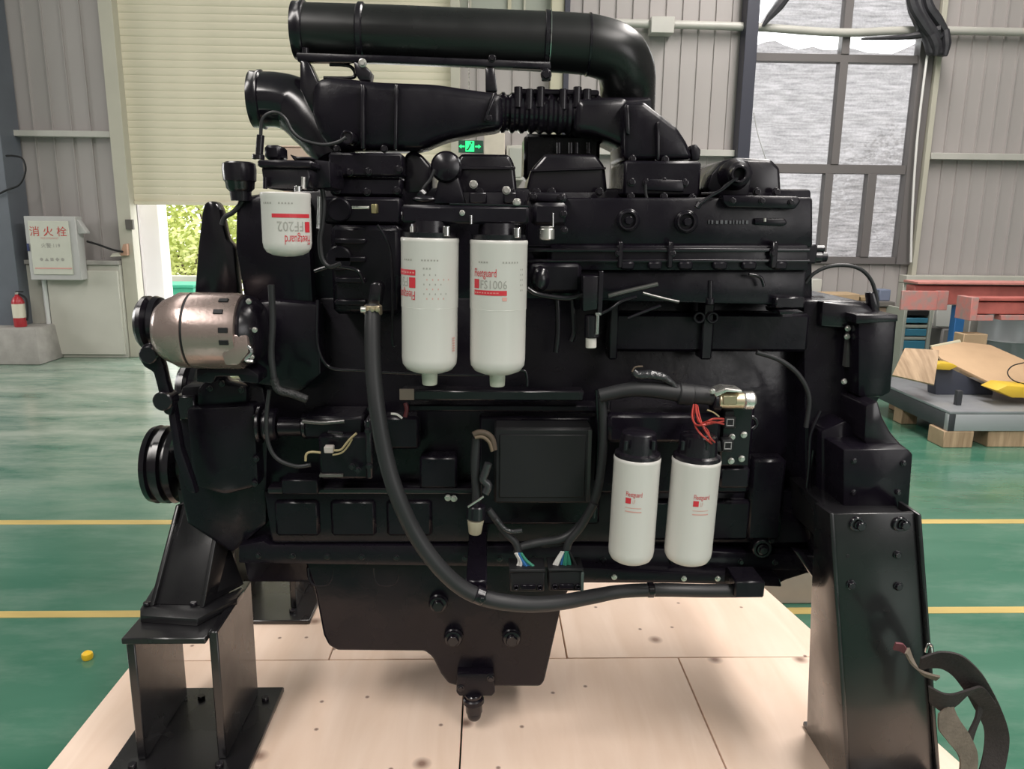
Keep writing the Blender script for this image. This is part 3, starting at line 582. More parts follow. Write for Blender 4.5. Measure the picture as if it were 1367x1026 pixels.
# ================================================================== PALLET
ply_m = bpy.data.materials.new('plywood'); ply_m.use_nodes = True
nt = ply_m.node_tree; N = nt.nodes; L = nt.links; pb = N['Principled BSDF']; pb.inputs['Roughness'].default_value = .55; pb.inputs['Specular IOR Level'].default_value = .3
tc = N.new('ShaderNodeTexCoord'); oi = N.new('ShaderNodeObjectInfo'); va = N.new('ShaderNodeVectorMath'); va.operation = 'ADD'
sc_ = N.new('ShaderNodeMath'); sc_.operation = 'MULTIPLY'; sc_.inputs[1].default_value = 37; L.new(oi.outputs['Random'], sc_.inputs[0])
L.new(tc.outputs['Object'], va.inputs[0]); L.new(sc_.outputs[0], va.inputs[1])
mp = N.new('ShaderNodeMapping'); mp.inputs['Scale'].default_value = (4.5, .7, 1); L.new(va.outputs[0], mp.inputs[0])
nz = N.new('ShaderNodeTexNoise'); nz.inputs['Scale'].default_value = 2.4; nz.inputs['Detail'].default_value = 8; nz.inputs['Distortion'].default_value = .8; L.new(mp.outputs[0], nz.inputs['Vector'])
cr = N.new('ShaderNodeValToRGB'); e = cr.color_ramp.elements; e[0].position = .3; e[0].color = (.80, .60, .47, 1); e[1].position = .7; e[1].color = (.90, .71, .585, 1); L.new(nz.outputs[0], cr.inputs[0])
vo = N.new('ShaderNodeTexVoronoi'); vo.voronoi_dimensions = '2D'; vo.inputs['Scale'].default_value = 3.1; L.new(va.outputs[0], vo.inputs['Vector'])
kr = N.new('ShaderNodeValToRGB'); k = kr.color_ramp.elements; k[0].position = .02; k[0].color = (1, 1, 1, 1); k[1].position = .09; k[1].color = (0, 0, 0, 1); L.new(vo.outputs['Distance'], kr.inputs[0])
kc = N.new('ShaderNodeMath'); kc.operation = 'GREATER_THAN'; kc.inputs[1].default_value = .58; L.new(vo.outputs['Color'], kc.inputs[0])
km = N.new('ShaderNodeMath'); km.operation = 'MULTIPLY'; L.new(kr.outputs[0], km.inputs[0]); L.new(kc.outputs[0], km.inputs[1])
kk = N.new('ShaderNodeMath'); kk.operation = 'MULTIPLY'; kk.inputs[1].default_value = .85; L.new(km.outputs[0], kk.inputs[0])
mx = N.new('ShaderNodeMix'); mx.data_type = 'RGBA'; L.new(kk.outputs[0], mx.inputs[0]); L.new(cr.outputs[0], mx.inputs[6]); mx.inputs[7].default_value = (.17, .085, .06, 1)
v2 = N.new('ShaderNodeTexVoronoi'); v2.voronoi_dimensions = '2D'; v2.inputs['Scale'].default_value = 5.5; L.new(va.outputs[0], v2.inputs['Vector'])
q2 = N.new('ShaderNodeMapRange'); q2.inputs[1].default_value = .045; q2.inputs[2].default_value = .02; q2.inputs[4].default_value = .8; L.new(v2.outputs['Distance'], q2.inputs[0])
g2 = N.new('ShaderNodeMath'); g2.operation = 'GREATER_THAN'; g2.inputs[1].default_value = .62; L.new(v2.outputs['Color'], g2.inputs[0]); h2 = N.new('ShaderNodeMath'); h2.operation = 'MULTIPLY'; L.new(g2.outputs[0], h2.inputs[0]); L.new(q2.outputs[0], h2.inputs[1])
m9 = N.new('ShaderNodeMix'); m9.data_type = 'RGBA'; L.new(h2.outputs[0], m9.inputs[0]); L.new(mx.outputs[2], m9.inputs[6]); m9.inputs[7].default_value = (.14, .07, .05, 1); mx = m9
st = N.new('ShaderNodeTexNoise'); st.inputs['Scale'].default_value = 1.7; st.inputs['Detail'].default_value = 5; L.new(va.outputs[0], st.inputs['Vector'])
sr = N.new('ShaderNodeMapRange'); sr.inputs[1].default_value = .5; sr.inputs[2].default_value = .8; sr.inputs[4].default_value = .35; L.new(st.outputs[0], sr.inputs[0])
m3 = N.new('ShaderNodeMix'); m3.data_type = 'RGBA'; L.new(sr.outputs[0], m3.inputs[0]); L.new(mx.outputs[2], m3.inputs[6]); m3.inputs[7].default_value = (.62, .44, .34, 1); L.new(m3.outputs[2], pb.inputs['Base Color'])

xl = G(112, 965, ZP).x; yf = G(683, 772, ZP).y; yn = 1.4; ys = G(700, 878.5, ZP).y
xs1 = G(617, 960, ZP).x; xs2 = G(952, 985, ZP).x; cr1 = G(1019, 783, ZP); cr2 = G(1093, 849, ZP); xr = cr2.x + .45
sl = (cr2 - cr1); xr_y = lambda x: cr1.y + sl.y * (x - cr1.x) / sl.x
t = thing('plywood_pallet', 'pale plywood-topped shipping pallet under the engine', 'pallet', ((xl + xr) / 2, (yn + yf) / 2, 0))
gp = .0025; TH = .015
def sheet(pts): b = B(); b.prism([Vector((x, y, ZP)) for x, y in pts], (0, 0, -TH), .0012, 1); b.done('plywood_panel', ply_m, t)
sheet([(xl, yn), (xs1 - gp, yn), (xs1 - gp, ys - gp), (xl, ys - gp)])
sheet([(xs1 + gp, yn), (xs2 - gp, yn), (xs2 - gp, ys - gp), (xs1 + gp, ys - gp)])
xk = cr1.x + (ys - cr1.y) / sl.y * sl.x
xe = cr1.x + (yn - cr1.y) / sl.y * sl.x
sheet([(xs2 + gp, yn)] + ([(xr, yn), (xr, xr_y(xr))] if xe > xr else [(xe, yn)]) + [(xk, ys - gp), (xs2 + gp, ys - gp)])
xb1 = G(446, 860, ZP).x; xb2 = G(752, 850, ZP).x
sheet([(xl, ys + gp), (xb1 - gp, ys + gp), (xb1 - gp, yf), (xl, yf)])
sheet([(xb1 + gp, ys + gp), (xb2 - gp, ys + gp), (xb2 - gp, yf), (xb1 + gp, yf)])
sheet([(xb2 + gp, ys + gp), (xk, ys + gp), (cr1.x, min(cr1.y, yf)), (cr1.x, yf), (xb2 + gp, yf)])
for x in (xl + .06, -.35, .25, cr1.x - .05):
    b = B(); b.box(x - .045, x + .045, yn + .02, yf - .02, 0.0, ZP - TH - .001, .003); b.done('bearer', wood_c, t)
# timber block beyond the corner of the pallet
b = B(); a = P(1030, 808, 2.95); c = P(1092, 750, 2.95); b.box(a.x - .1, c.x + .02, 2.95, 3.2, 0, .30, .006); tag(b.done('packing_board', mat('drab_board', (.36, .30, .25), .7, var=.1)), 'drab brown packing board standing behind the pallet corner', 'board')

a = P(376, 220, 3.1); c = P(441, 193, 3.1)
t = thing('tall_carton', 'tall pinkish-tan cardboard carton standing behind the pulley end of the engine', 'carton', ((a.x + c.x) / 2, 3.3, 0))
b = B(); b.box(a.x, c.x, 3.1, 3.45, 0.001, c.z - .012, .006); b.done('carton_body', mat('pinkish_card', (.60, .46, .37), .7, var=.08), t)
for x0, x1 in ((a.x, (a.x + c.x) / 2 - .002), ((a.x + c.x) / 2 + .002, c.x)): b = B(); b.box(x0, x1, 3.1, 3.45, c.z - .0115, c.z - .006, .001); b.done('top_flap', MATS['pinkish_card'], t)

# ================================================================== ENGINE
E = thing('diesel_engine', 'large glossy black diesel engine with white canister filters on steel stands', 'engine', (0.05, 2.1, ZP + .12))
def ppx(name, pts, Y, d, m=satin, bev=.006, parent=E, seg=2): b = B(); b.px(pts, Y, d, bev, seg); return b.done(name, m, parent)
def prect(name, x0, y0, x1, y1, Y, d, m=satin, bev=.006, parent=E): b = B(); b.rect(x0, y0, x1, y1, Y, d, bev); return b.done(name, m, parent)
def pcyl(name, a, c, Y, r, m=satin, parent=E, r1=None, n=24, bev=None): b = B(); b.cpx(a, c, Y, r, r1, n, bev); return b.done(name, m, parent)
def pdisk(name, c, Y, r, d, m=satin, parent=E, bev=None): b = B(); b.disk(c, Y, r, d, 28, bev); return b.done(name, m, parent)
def ptube(name, pts, Y, r, m=rubber, parent=E, n=10, sub=6): b = B(); b.tpx(pts, Y, r, n, sub); return b.done(name, m, parent)
def bolt(x, y, Y, r=4.0, m=gloss, parent=E): b = B(); b.bolt((x, y), Y, r); return b.done('hex_bolt', m, parent)
def bolts(pts, Y, r=4.0, m=gloss, parent=E):
    for x, y in pts: bolt(x, y, Y, r, m, parent)

# ---- main castings -------------------------------------------------
ppx('engine_block', [(345, 395), (1105, 395), (1108, 765), (1080, 766), (1048, 776), (1036, 784), (960, 780), (330, 778), (322, 740), (340, 640)], 2.04, .42, satin, .012)
ppx('cylinder_head', [(318, 262), (440, 250), (1084, 252), (1086, 400), (335, 400)], 2.04, .36, satin, .01)
pan = ppx('oil_pan', [(405, 745), (790, 745), (752, 800), (727, 910), (722, 917), (612, 917), (598, 913), (588, 900), (577, 878), (567, 870), (450, 869), (438, 862), (431, 848), (420, 790)], 2.02, .40, satin, .012, seg=3)
for c, r in (((585, 806), 13), ((605, 852), 13), ((683, 852), 13)):
    o = pdisk('drain_boss', c, 2.003, r, .03, satin, pan, .004); b = B(); b.bolt(c, 2.0, r * .68); b.done('hex_plug', gloss, pan)
for x in (428, 516):
    b = B(); b.tpx([(x - 17, 757), (x - 15, 772), (x - 8, 780), (x + 8, 780), (x + 15, 772), (x + 17, 757)], 2.024, 2.2, 8); b.done('cast_rib', satin, pan)
ppx('drain_flange', [(610, 899), (659, 899), (661, 924), (657, 929), (613, 929), (609, 924)], 1.985, .04, satin, .004)
bolt(655, 905, 1.985, 4); bolt(615, 918, 1.985, 4)
pcyl('drain_valve', (632, 925), (633, 950), 1.99, 11, gloss); b = B(); b.sph(P(633, 953, 1.99), 9.5 * mpp(P(633, 953, 1.99)), (1, 1, .95)); b.done('drain_knob', gloss, E)
pcyl('drain_collar', (632, 930), (632.3, 938), 1.99, 14, satin)
ppx('pan_rail', [(318, 728), (352, 722), (362, 728), (800, 728), (1100, 742), (1098, 762), (318, 752)], 1.99, .06, satin, .006)
for x in range(345, 1080, 46): bolt(x, 741 + (x - 345) * .013, 1.99, 3.6)
ppx('crankcase_skirt', [(352, 655), (1098, 655), (1098, 725), (362, 725)], 2.0, .06, satin, .008)
for x in (395, 470, 545): prect('crankcase_panel', x - 30, 668, x + 32, 716, 1.99, .03, satin, .008)
ppx('block_ledge', [(357, 650), (800, 652), (800, 660), (357, 659)], 1.975, .05, gloss, .004)

# ---- gear housing, front drive -------------------------------------
ppx('gear_housing', [(240, 516), (330, 508), (352, 516), (358, 560), (356, 700), (310, 740), (248, 700), (236, 640)], 2.02, .10, satin, .014)
ppx('gear_cover_upper', [(318, 405), (365, 400), (425, 405), (430, 500), (400, 525), (334, 512), (326, 480)], 1.98, .34, satin, .014)
ppx('front_plate', [(313, 330), (314, 266), (345, 258), (410, 262), (420, 420), (330, 430)], 2.0, .3, satin, .014)
pcyl('accessory_hub', (352, 566), (372, 566), 1.98, 22, satin); pcyl('coupling_ring', (346, 566), (351, 566), 1.98, 26, gloss); pcyl('coupling_ring', (357, 566), (360, 566), 1.98, 26, gloss)
pcyl('accessory_drive', (372, 569), (412, 569), 1.97, 13, satin); pcyl('drive_collar', (404, 569), (420, 568), 1.97, 17, gloss)
b = B()
for_p = P(204, 619, 2.22); mm = mpp(for_p)
b.lathe(Vector((for_p.x, 2.22, for_p.z)), (1, 0, 0), [(0, .02), (0, .085), (.006, .112), (.022, .116), (.026, .104), (.036, .104), (.04, .116), (.056, .116), (.06, .10), (.07, .10), (.074, .116), (.088, .112), (.09, .06), (.15, .05)], 40); b.done('crank_pulley', gloss, E)
b = B(); q = P(210, 430, 2.0)
b.lathe(Vector((q.x - .03, 1.98, q.z)), (1, 0, 0), [(0, .02), (.002, .06), (.012, .07), (.022, .07), (.03, .058), (.038, .07), (.05, .066), (.055, .03), (.1, .028)], 32); b.done('alternator_pulley', gloss, E)
b = B(); q = P(245, 520, 2.2); b.lathe(Vector((q.x, 2.2, q.z)), (1, 0, 0), [(0, .02), (.002, .07), (.012, .078), (.024, .078), (.03, .066), (.04, .078), (.054, .074), (.058, .03), (.14, .03)], 32); b.done('idler_pulley', gloss, E)
# tensioner arm
ppx('tensioner_arm', [(188, 462), (200, 456), (212, 470), (218, 488), (224, 515), (232, 540), (228, 556), (218, 552), (210, 520), (204, 497), (192, 490), (184, 478)], 1.86, .03, satin, .006)
pdisk('arm_knuckle', (197, 474), 1.845, 12, .05, gloss); pdisk('arm_pivot', (216, 536), 1.845, 13, .05, gloss)
ppx('adjuster_link', [(222, 540), (232, 540), (242, 600), (256, 640), (262, 660), (250, 656), (232, 610)], 1.9, .03, satin, .005)
ppx('water_pump', [(262, 520), (275, 505), (292, 498), (300, 510), (330, 516), (330, 540), (262, 545)], 1.99, .06, satin, .012)
bolts([(280, 518), (296, 512), (322, 520)], 1.99, 3.5)
prect('pump_bracket', 232, 528, 262, 560, 2.0, .1, gloss, .005)
ppx('drive_cover', [(246, 545), (340, 540), (346, 650), (300, 662), (256, 650)], 1.97, .1, satin, .016)
bolts([(341, 556), (344, 575), (342, 612), (340, 645)], 1.965, 3.4)
# upright fan bracket
ppx('fan_bracket', [(259, 396), (264, 330), (269, 285), (272, 272), (278, 268), (287, 269), (293, 278), (297, 300), (302, 320), (312, 330), (318, 400)], 2.08, .05, gloss, .008)
ptube('bracket_hose', [(296, 300), (300, 290), (310, 284), (318, 276), (324, 268)], 2.0, 3.2)

# ---- alternator -----------------------------------------------------
YA = 1.87
alt = None
q = P(212, 440, YA); e = P(322, 440, YA); ax = Vector((1, .0, -.012)); Ra = .091
b = B(); b.lathe(Vector((q.x, YA, q.z)), ax, [(0, .045), (.004, .06), (.02, .074), (.04, .083), (.055, Ra), (.082, Ra), (.084, Ra - .006), (.087, Ra - .006), (.089, Ra + .001), (.19, Ra + .001), (.205, Ra - .002), (.21, Ra - .02)], 48)
alt = b.done('alternator', alu, E)
b = B(); b.lathe(Vector((q.x + .083, YA, q.z)), ax, [(0, Ra - .002), (.0055, Ra - .002)], 48, False); b.done('case_split', matte, alt)
b = B(); b.lathe(Vector((q.x + .2, YA, q.z)), ax, [(0, Ra - .012), (.018, Ra - .006), (.035, Ra - .014), (.05, Ra - .03), (.056, .03), (.057, .001)], 40); b.done('rear_cover', gloss, alt)
for th, xx in ((58, .176), (36, .17), (8, .184), (-10, .184)):
    a_ = R_(th); d_ = Vector((0, -math.cos(a_), math.sin(a_))); c_ = Vector((q.x + xx, YA, q.z)) + d_ * (Ra - .002); u_ = Vector((0, math.sin(a_), math.cos(a_)))
    b = B(); b.prism([c_ + Vector((-.011, 0, 0)) + u_ * .006, c_ + Vector((.011, 0, 0)) + u_ * .006, c_ + Vector((.011, 0, 0)) - u_ * .006, c_ + Vector((-.011, 0, 0)) - u_ * .006], d_ * .0045, .001, 1); b.done('vent_slot', matte, alt)
b = B(); b.tpx([(320, 478), (326, 472), (322, 466), (330, 462), (336, 470), (328, 480), (338, 482)], 1.79, 2.4, 6); b.done('terminal_wrap', foil, alt)
for pp in ((332, 402), (340, 440), (336, 476)): bolt(pp[0], pp[1], 1.80, 3, zinc, alt)
ppx('mount_lug', [(296, 474), (304, 450), (312, 446), (330, 448), (332, 470), (318, 488), (300, 488)], 1.785, .03, alu, .006, alt)
ppx('alternator_bracket', [(262, 492), (330, 490), (345, 500), (345, 512), (322, 510), (318, 502), (288, 503), (284, 512), (262, 510)], 1.86, .08, satin, .004)
ptube('alternator_cable', [(362, 380), (364, 430), (362, 470), (366, 505), (372, 520), (392, 526), (410, 534)], 1.84, 4.5)
ptube('pipe_sleeve', [(366, 505), (372, 520), (392, 526), (410, 533)], 1.838, 5.6, mat('braided_sleeve', (.02, .02, .021), .5, bump=1, bscale=140))

# ---- left top: filter head, thermostat ------------------------------
b = B(); q = P(322, 268, 2.0); m = mpp(q)
b.lathe(q, (0, 0, 1), [(0, 13 * m), (12 * m, 14 * m), (16 * m, 18 * m), (24 * m, 19 * m), (26 * m, 21 * m), (40 * m, 22 * m), (48 * m, 21 * m), (50 * m, 17 * m), (47 * m, 15 * m), (20 * m, 13 * m)], 32); b.done('water_outlet', gloss, E)
ppx('filter_head_cap', [(348, 222), (412, 223), (414, 236), (410, 253), (356, 252), (350, 238)], 1.70, .12, gloss, .006)
prect('filter_head_lid', 343, 213, 416, 224, 1.69, .14, satin, .004)
prect('lid_valve', 352, 193, 374, 213, 1.74, .07, satin, .006); prect('lid_valve', 394, 209, 416, 213.5, 1.74, .07, satin, .004)
ppx('head_bracket', [(386, 205), (396, 211), (440, 215), (442, 250), (416, 252), (412, 222), (392, 214)], 1.78, .16, satin, .006)
pcyl('sensor_stem', (348, 180), (346, 206), 1.72, 5, gloss); pcyl('sensor_nut', (345, 206), (345, 213), 1.72, 8, gloss)
ptube('sensor_wire', [(348, 182), (350, 160), (360, 151), (372, 151), (382, 160), (390, 175), (405, 187), (430, 193), (450, 190), (462, 183)], 1.80, 2.3)
pdisk('sensor_body', (463, 183), 1.93, 9, .06, gloss); b = B(); b.ring((463, 183), 1.925, 9, 6, .01); b.done('sensor_ring', satin, E)
for x in (354, 405): pcyl('clamp_stud', (x, 236), (x, 252), 1.69, 3.0, zinc if x > 400 else satin)
pcyl('clamp_stud', (398, 248), (398, 256), 1.675, 5, chrome)
ptube('side_hose', [(428, 240), (432, 270), (430, 300), (427, 320), (430, 345), (440, 356), (455, 352)], 1.82, 3.2)
pcyl('braided_line', (426, 262), (425, 305), 1.80, 2.2, foil)
prect('head_side_panel', 430, 262, 536, 300, 1.97, .1, satin, .008)
prect('pump_body', 440, 300, 536, 420, 1.93, .14, satin, .012)
for yy in (318, 342, 370, 400): prect('pump_fin', 446, yy, 488, yy + 8, 1.915, .03, satin, .003)
pcyl('bleed_screw', (470, 277), (493, 277), 1.90, 2.2, zinc); prect('brass_fitting', 495, 272, 503, 285, 1.89, .03, mat('brass', (.35, .31, .16), .35, .7), .002)
pdisk('round_cover', (452, 280), 1.95, 16, .04, satin); pdisk('round_cover', (452, 345), 1.915, 17, .04, satin)
ptube('injector_pipe', [(420, 362), (440, 356), (462, 357), (478, 362), (486, 378)], 1.86, 2.6, gloss)
ptube('injector_pipe', [(424, 400), (423, 450), (430, 478), (445, 492), (480, 494), (520, 497), (640, 500), (694, 494), (703, 500), (704, 515)], 1.88, 2.2, gloss)
ptube('injector_pipe', [(504, 300), (520, 330), (524, 380), (524, 452), (528, 462)], 1.84, 2.0, gloss)

# ---- charge air pipe and aftercooler on top --------------------------
b = B(); pa = P(400, 41, 2.12); pb_ = P(762, 58, 2.12); mA = mpp(pa)
path = [pa, P(520, 46, 2.12), P(640, 52, 2.12), pb_, P(798, 63, 2.12), P(824, 74, 2.13), P(836, 96, 2.15), P(838, 122, 2.18), P(838, 158, 2.2)]
b.tube(path, [.066, .069, .071, .073, .074, .075, .075, .074, .072], 36, 6); cp = b.done('charge_pipe', mat('black_pipe_paint', (.010, .010, .0105), .30, rvar=.08, scale=5), E)
ax = (path[1] - path[0]).normalized()
def pring(x, y, r, w, nm, m_=gloss): b = B(); p = P(x, y, 2.12); b.lathe(p - ax * w / 2, ax, [(0, r - .004), (w * .2, r), (w * .8, r), (w, r - .004)], 40); b.done(nm, m_, cp)
b = B(); b.lathe(pa - ax * .012, ax, [(.03, .066), (.028, .072), (.02, .072), (.014, .069), (0, .069), (0, .064), (.06, .06), (.06, .0)], 40, False); b.done('pipe_mouth', gloss, cp)
pring(483, 44.5, .0735, .018, 'band_clamp'); pring(729, 56.5, .0775, .014, 'band_clamp'); pring(733, 56.7, .0785, .004, 'clamp_edge', chrome); pring(785, 60, .0765, .008, 'weld_bead')
ppx('pipe_rail', [(395, 70), (500, 73), (735, 82), (736, 92), (500, 83), (397, 82)], 2.05, .03, satin, .003)
b = B(); b.cyl(P(408, 72, 2.06), P(408, 64, 2.06), .009); b.done('rail_stud', gloss, E)
ppx('rail_post', [(400, 80), (412, 82), (425, 110), (424, 145), (416, 150), (400, 118)], 2.04, .05, gloss, .005)
ppx('rail_post', [(472, 82), (484, 84), (496, 96), (494, 108), (480, 108), (474, 98)], 2.04, .05, gloss, .004)
ppx('rail_post', [(648, 90), (660, 90), (664, 122), (648, 122)], 2.04, .05, gloss, .004)
ptube('rail_strut', [(432, 104), (468, 104), (474, 98), (466, 88), (440, 86)], 2.08, 2.4, gloss)
bolt(484, 84, 2.04, 4.5, zinc); bolt(729, 100, 2.03, 6); bolt(657, 78, 2.05, 4)
b = B(); q = P(729, 92, 2.04); b.cyl(q, P(729, 108, 2.04), .012); b.done('clamp_bolt', gloss, E)
# aftercooler body
ac = ppx('aftercooler_end', [(418, 106), (440, 101), (500, 108), (580, 111), (640, 120), (672, 124), (672, 172), (640, 176), (610, 182), (585, 189), (563, 200), (440, 200), (426, 180), (414, 150)], 2.0, .12, satin, .022, seg=3)
ppx('cooler_rib', [(480, 112), (486, 112), (487, 199), (481, 199)], 1.985, .03, gloss, .004, ac); ppx('cooler_rib', [(526, 112), (531, 112), (530, 199), (525, 199)], 1.985, .03, gloss, .004, ac)
ppx('cooler_rib', [(658, 124), (664, 122), (650, 160), (645, 162)], 1.985, .03, gloss, .003, ac)
bolt(652, 158, 1.99, 4)
b = B(); b.tube([P(345, 133, 2.14), P(372, 134, 2.14), P(396, 142, 2.14), P(420, 162, 2.12), P(440, 190, 2.1), P(448, 215, 2.08)], [.069, .069, .072, .074, .066, .05], 32, 6); hn = b.done('coolant_elbow', gloss, E)
b = B(); q = P(345, 133, 2.14); b.lathe(q - Vector((.014, 0, 0)), (1, 0, 0), [(.03, .069), (.027, .074), (.02, .074), (.016, .071), (0, .071), (0, .066), (.06, .062), (.06, 0)], 36, False); b.done('elbow_lip', gloss, hn)
# bellows
b = B(); q = P(660, 150, 2.1); r_ = 25 * mpp(q); pr = [(0, r_ * .9)]
for i in range(11):
    x = .012 + i * .0245; pr += [(x, r_ * .92), (x + .006, r_ * 1.04), (x + .013, r_ * 1.04), (x + .019, r_ * .92)]
pr += [(.30, r_ * .95), (.40, r_ * 1.02)]
b.lathe(q, (P(840, 156, 2.1) - q), pr, 32); bl = b.done('bellows_coupling', gloss, E)
for i, x in enumerate((692, 707, 722, 752, 771, 784)):
    b = B(); p = P(x, 116 + (i % 2) * 3, 2.06); b.cyl(p + Vector((0, 0, -.05)), p, .011, n=12); b.done('tee_bolt', gloss, bl)
prect('cooler_ledge', 690, 118, 800, 128, 2.08, .14, satin, .004)
ppx('cooler_duct', [(770, 130), (840, 128), (845, 176), (838, 200), (820, 190), (790, 178), (765, 176)], 2.04, .2, gloss, .02, seg=3)
ac2 = ppx('aftercooler_outlet', [(832, 136), (860, 135), (884, 154), (905, 170), (918, 190), (926, 212), (834, 214)], 1.99, .24, satin, .012, seg=3)
ppx('cooler_rib', [(877, 162), (881, 162), (881, 214), (877, 214)], 1.975, .03, gloss, .003, ac2); ppx('cooler_rib', [(834, 140), (840, 140), (841, 180), (836, 178)], 1.975, .03, gloss, .003, ac2)
ppx('cooler_lug', [(922, 194), (930, 192), (936, 200), (934, 214), (924, 214)], 2.0, .05, satin, .004, ac2)
prect('cooler_core', 700, 178, 800, 240, 2.16, .16, satin, .01)
for x in (746, 762, 770, 786): pcyl('core_stud', (x, 190), (x, 205), 2.10, 3, gloss)
# flange boxes under the cooler ends
f1 = prect('cooler_flange', 438, 203, 538, 236, 1.97, .2, satin, .006); prect('flange_step', 440, 236, 536, 262, 1.985, .16, satin, .006, f1)
bolts([(448, 226), (467, 230), (492, 229), (533, 226)], 1.968, 4.2, gloss, f1); bolts([(450, 254), (490, 256), (530, 254)], 1.98, 4.2, gloss, f1); bolts([(450, 199), (513, 199)], 1.99, 4, gloss, f1)
f2 = prect('cooler_flange', 834, 214, 934, 262, 1.955, .22, satin, .006)
ppx('flange_relief', [(862, 242), (868, 238), (912, 240), (914, 256), (862, 254)], 1.945, .02, satin, .004, f2)
bolts([(843, 243), (863, 244), (886, 242), (914, 244), (842, 262), (886, 262), (924, 264)], 1.953, 4.2, gloss, f2); bolts([(844, 212), (888, 213)], 1.97, 4, gloss, f2)
ptube('flange_wire', [(862, 246), (863, 262), (872, 275), (892, 283), (915, 284), (930, 277)], 1.92, 2.0)

# ---- rocker covers ---------------------------------------------------
def rocker(pts, Y=2.04, d=.24):
    o = ppx('rocker_cover', pts, Y, d, gloss, .01, seg=3); return o
r1 = rocker([(538, 262), (540, 206), (551, 200), (563, 206), (576, 222), (577, 262)])
r2 = rocker([(602, 262), (604, 222), (615, 205), (680, 206), (687, 220), (691, 262)])
r3 = rocker([(702, 262), (709, 226), (728, 205), (796, 206), (808, 222), (812, 262)])
r4 = rocker([(956, 262), (957, 232), (964, 216), (980, 210), (1030, 212), (1042, 224), (1044, 262)])
for rc, xs_ in ((r2, (610, 640, 682)), (r3, (716, 736, 800)), (r4, (968, 1010, 1036))):
    for x in xs_: bolt(x, 256, 2.02, 4.5, gloss, rc)
ppx('cover_seam', [(604, 222), (688, 222), (688, 226), (604, 226)], 2.03, .01, gloss, .001, E, 1); ppx('cover_seam', [(709, 226), (809, 223), (809, 226), (708, 229)], 2.03, .01, gloss, .001, E, 1)
# filler dome
b = B(); q = P(595, 222, 1.93); m = mpp(q); b.lathe(q + Vector((0, .07, 0)), (0, -1, 0), [(0, 16 * m), (.03, 21 * m), (.05, 21 * m), (.062, 18 * m), (.068, 10 * m), (.07, .001)], 32); dm = b.done('filler_dome', gloss, E)
ppx('dome_neck', [(586, 236), (612, 236), (622, 272), (578, 272)], 1.95, .08, satin, .006)
ptube('dome_wire', [(560, 262), (566, 250), (574, 240), (580, 226)], 1.92, 2.2)
pcyl('small_fitting', (560, 256), (566, 262), 1.9, 7, gloss); b = B(); b.sph(P(566, 266, 1.86), .014, (2, 1, .6)); b.done('vinyl_cap', gloss, E)
prect('bracket_lug', 626, 256, 650, 272, 1.93, .06, gloss, .004); prect('bracket_lug', 672, 256, 690, 272, 1.93, .06, gloss, .004)
bolts([(632, 246), (676, 254), (690, 270)], 1.93, 4.5, zinc)
# actuator at right
b = B(); q = P(988, 232, 1.92); m = mpp(q); b.lathe(q + Vector((0, .09, 0)), (0, -1, 0), [(0, 19 * m), (.05, 21 * m), (.07, 17 * m), (.085, 16 * m), (.09, 10 * m)], 32); act = b.done('actuator', satin, E)
ppx('actuator_bracket', [(950, 232), (966, 214), (982, 210), (1000, 214), (1006, 230), (1000, 262), (954, 262), (944, 250)], 1.99, .08, satin, .006)
b = B(); b.ring((988, 232), 1.90, 12, 8, .03); b.done('actuator_ring', gloss, E)
ptube('actuator_rod', [(980, 240), (962, 254), (945, 264), (930, 276)], 1.88, 2.2, gloss); ptube('actuator_wire', [(985, 238), (970, 246), (958, 256), (936, 258)], 1.89, 1.5, gloss)
b = B(); b.tpx([(930, 277), (934, 271)], 1.87, 4.2, 8); b.done('rod_end', satin, E)

# ---- intake manifold -------------------------------------------------
im = ppx('intake_manifold', [(704, 264), (1086, 263), (1086, 330), (704, 330)], 1.90, .2, satin, .008)
ppx('manifold_rail', [(735, 327), (1080, 327), (1080, 361), (735, 361)], 1.885, .16, satin, .006)
ppx('rail_strip', [(690, 331), (1082, 331), (1082, 336), (690, 336)], 1.877, .02, gloss, .002); ppx('rail_strip', [(690, 346), (1082, 346), (1082, 350), (690, 350)], 1.877, .02, gloss, .002)
ppx('head_lower', [(735, 361), (1078, 361), (1073, 408), (735, 400)], 1.90, .2, satin, .008)
for x in (828, 895, 1034): prect('rail_clamp', x - 2, 322, x + 3, 358, 1.868, .03, gloss, .003)
for x in (838, 875, 916, 962, 1001, 1042): prect('rail_pad', x - 9, 349, x + 9, 360, 1.872, .03, satin, .004)
for x in (826, 897, 1032): b = B(); b.bolt((x, 338), 1.874, 4); b.done('hex_bolt', gloss, E)
for c in ((839, 294), (917, 296)):
    o = pdisk('manifold_plug', c, 1.888, 15.5, .03, satin, E, .003); b = B(); b.ring(c, 1.879, 13, 9.5, .012); b.done('plug_ring', gloss, o); b = B(); b.hexa(P(*c, 1.885), (0, -1, 0), 6 * mpp(P(*c, 1.885)), .012); b.done('plug_socket', satin, o)
p1_ = ppx('manifold_bridge', [(965, 260), (1066, 262), (1070, 268), (1062, 279), (972, 277), (966, 270)], 1.875, .04, satin, .005)
bolts([(978, 268), (1017, 268), (1056, 270)], 1.874, 3.6, gloss, p1_)
p2_ = ppx('manifold_bridge', [(706, 256), (754, 257), (758, 262), (756, 270), (706, 268)], 1.875, .04, satin, .005); bolts([(712, 262), (749, 264)], 1.874, 4, gloss, p2_)
ppx('manifold_bridge', [(1008, 291), (1048, 291), (1052, 298), (1046, 302), (1008, 300)], 1.89, .03, satin, .004)
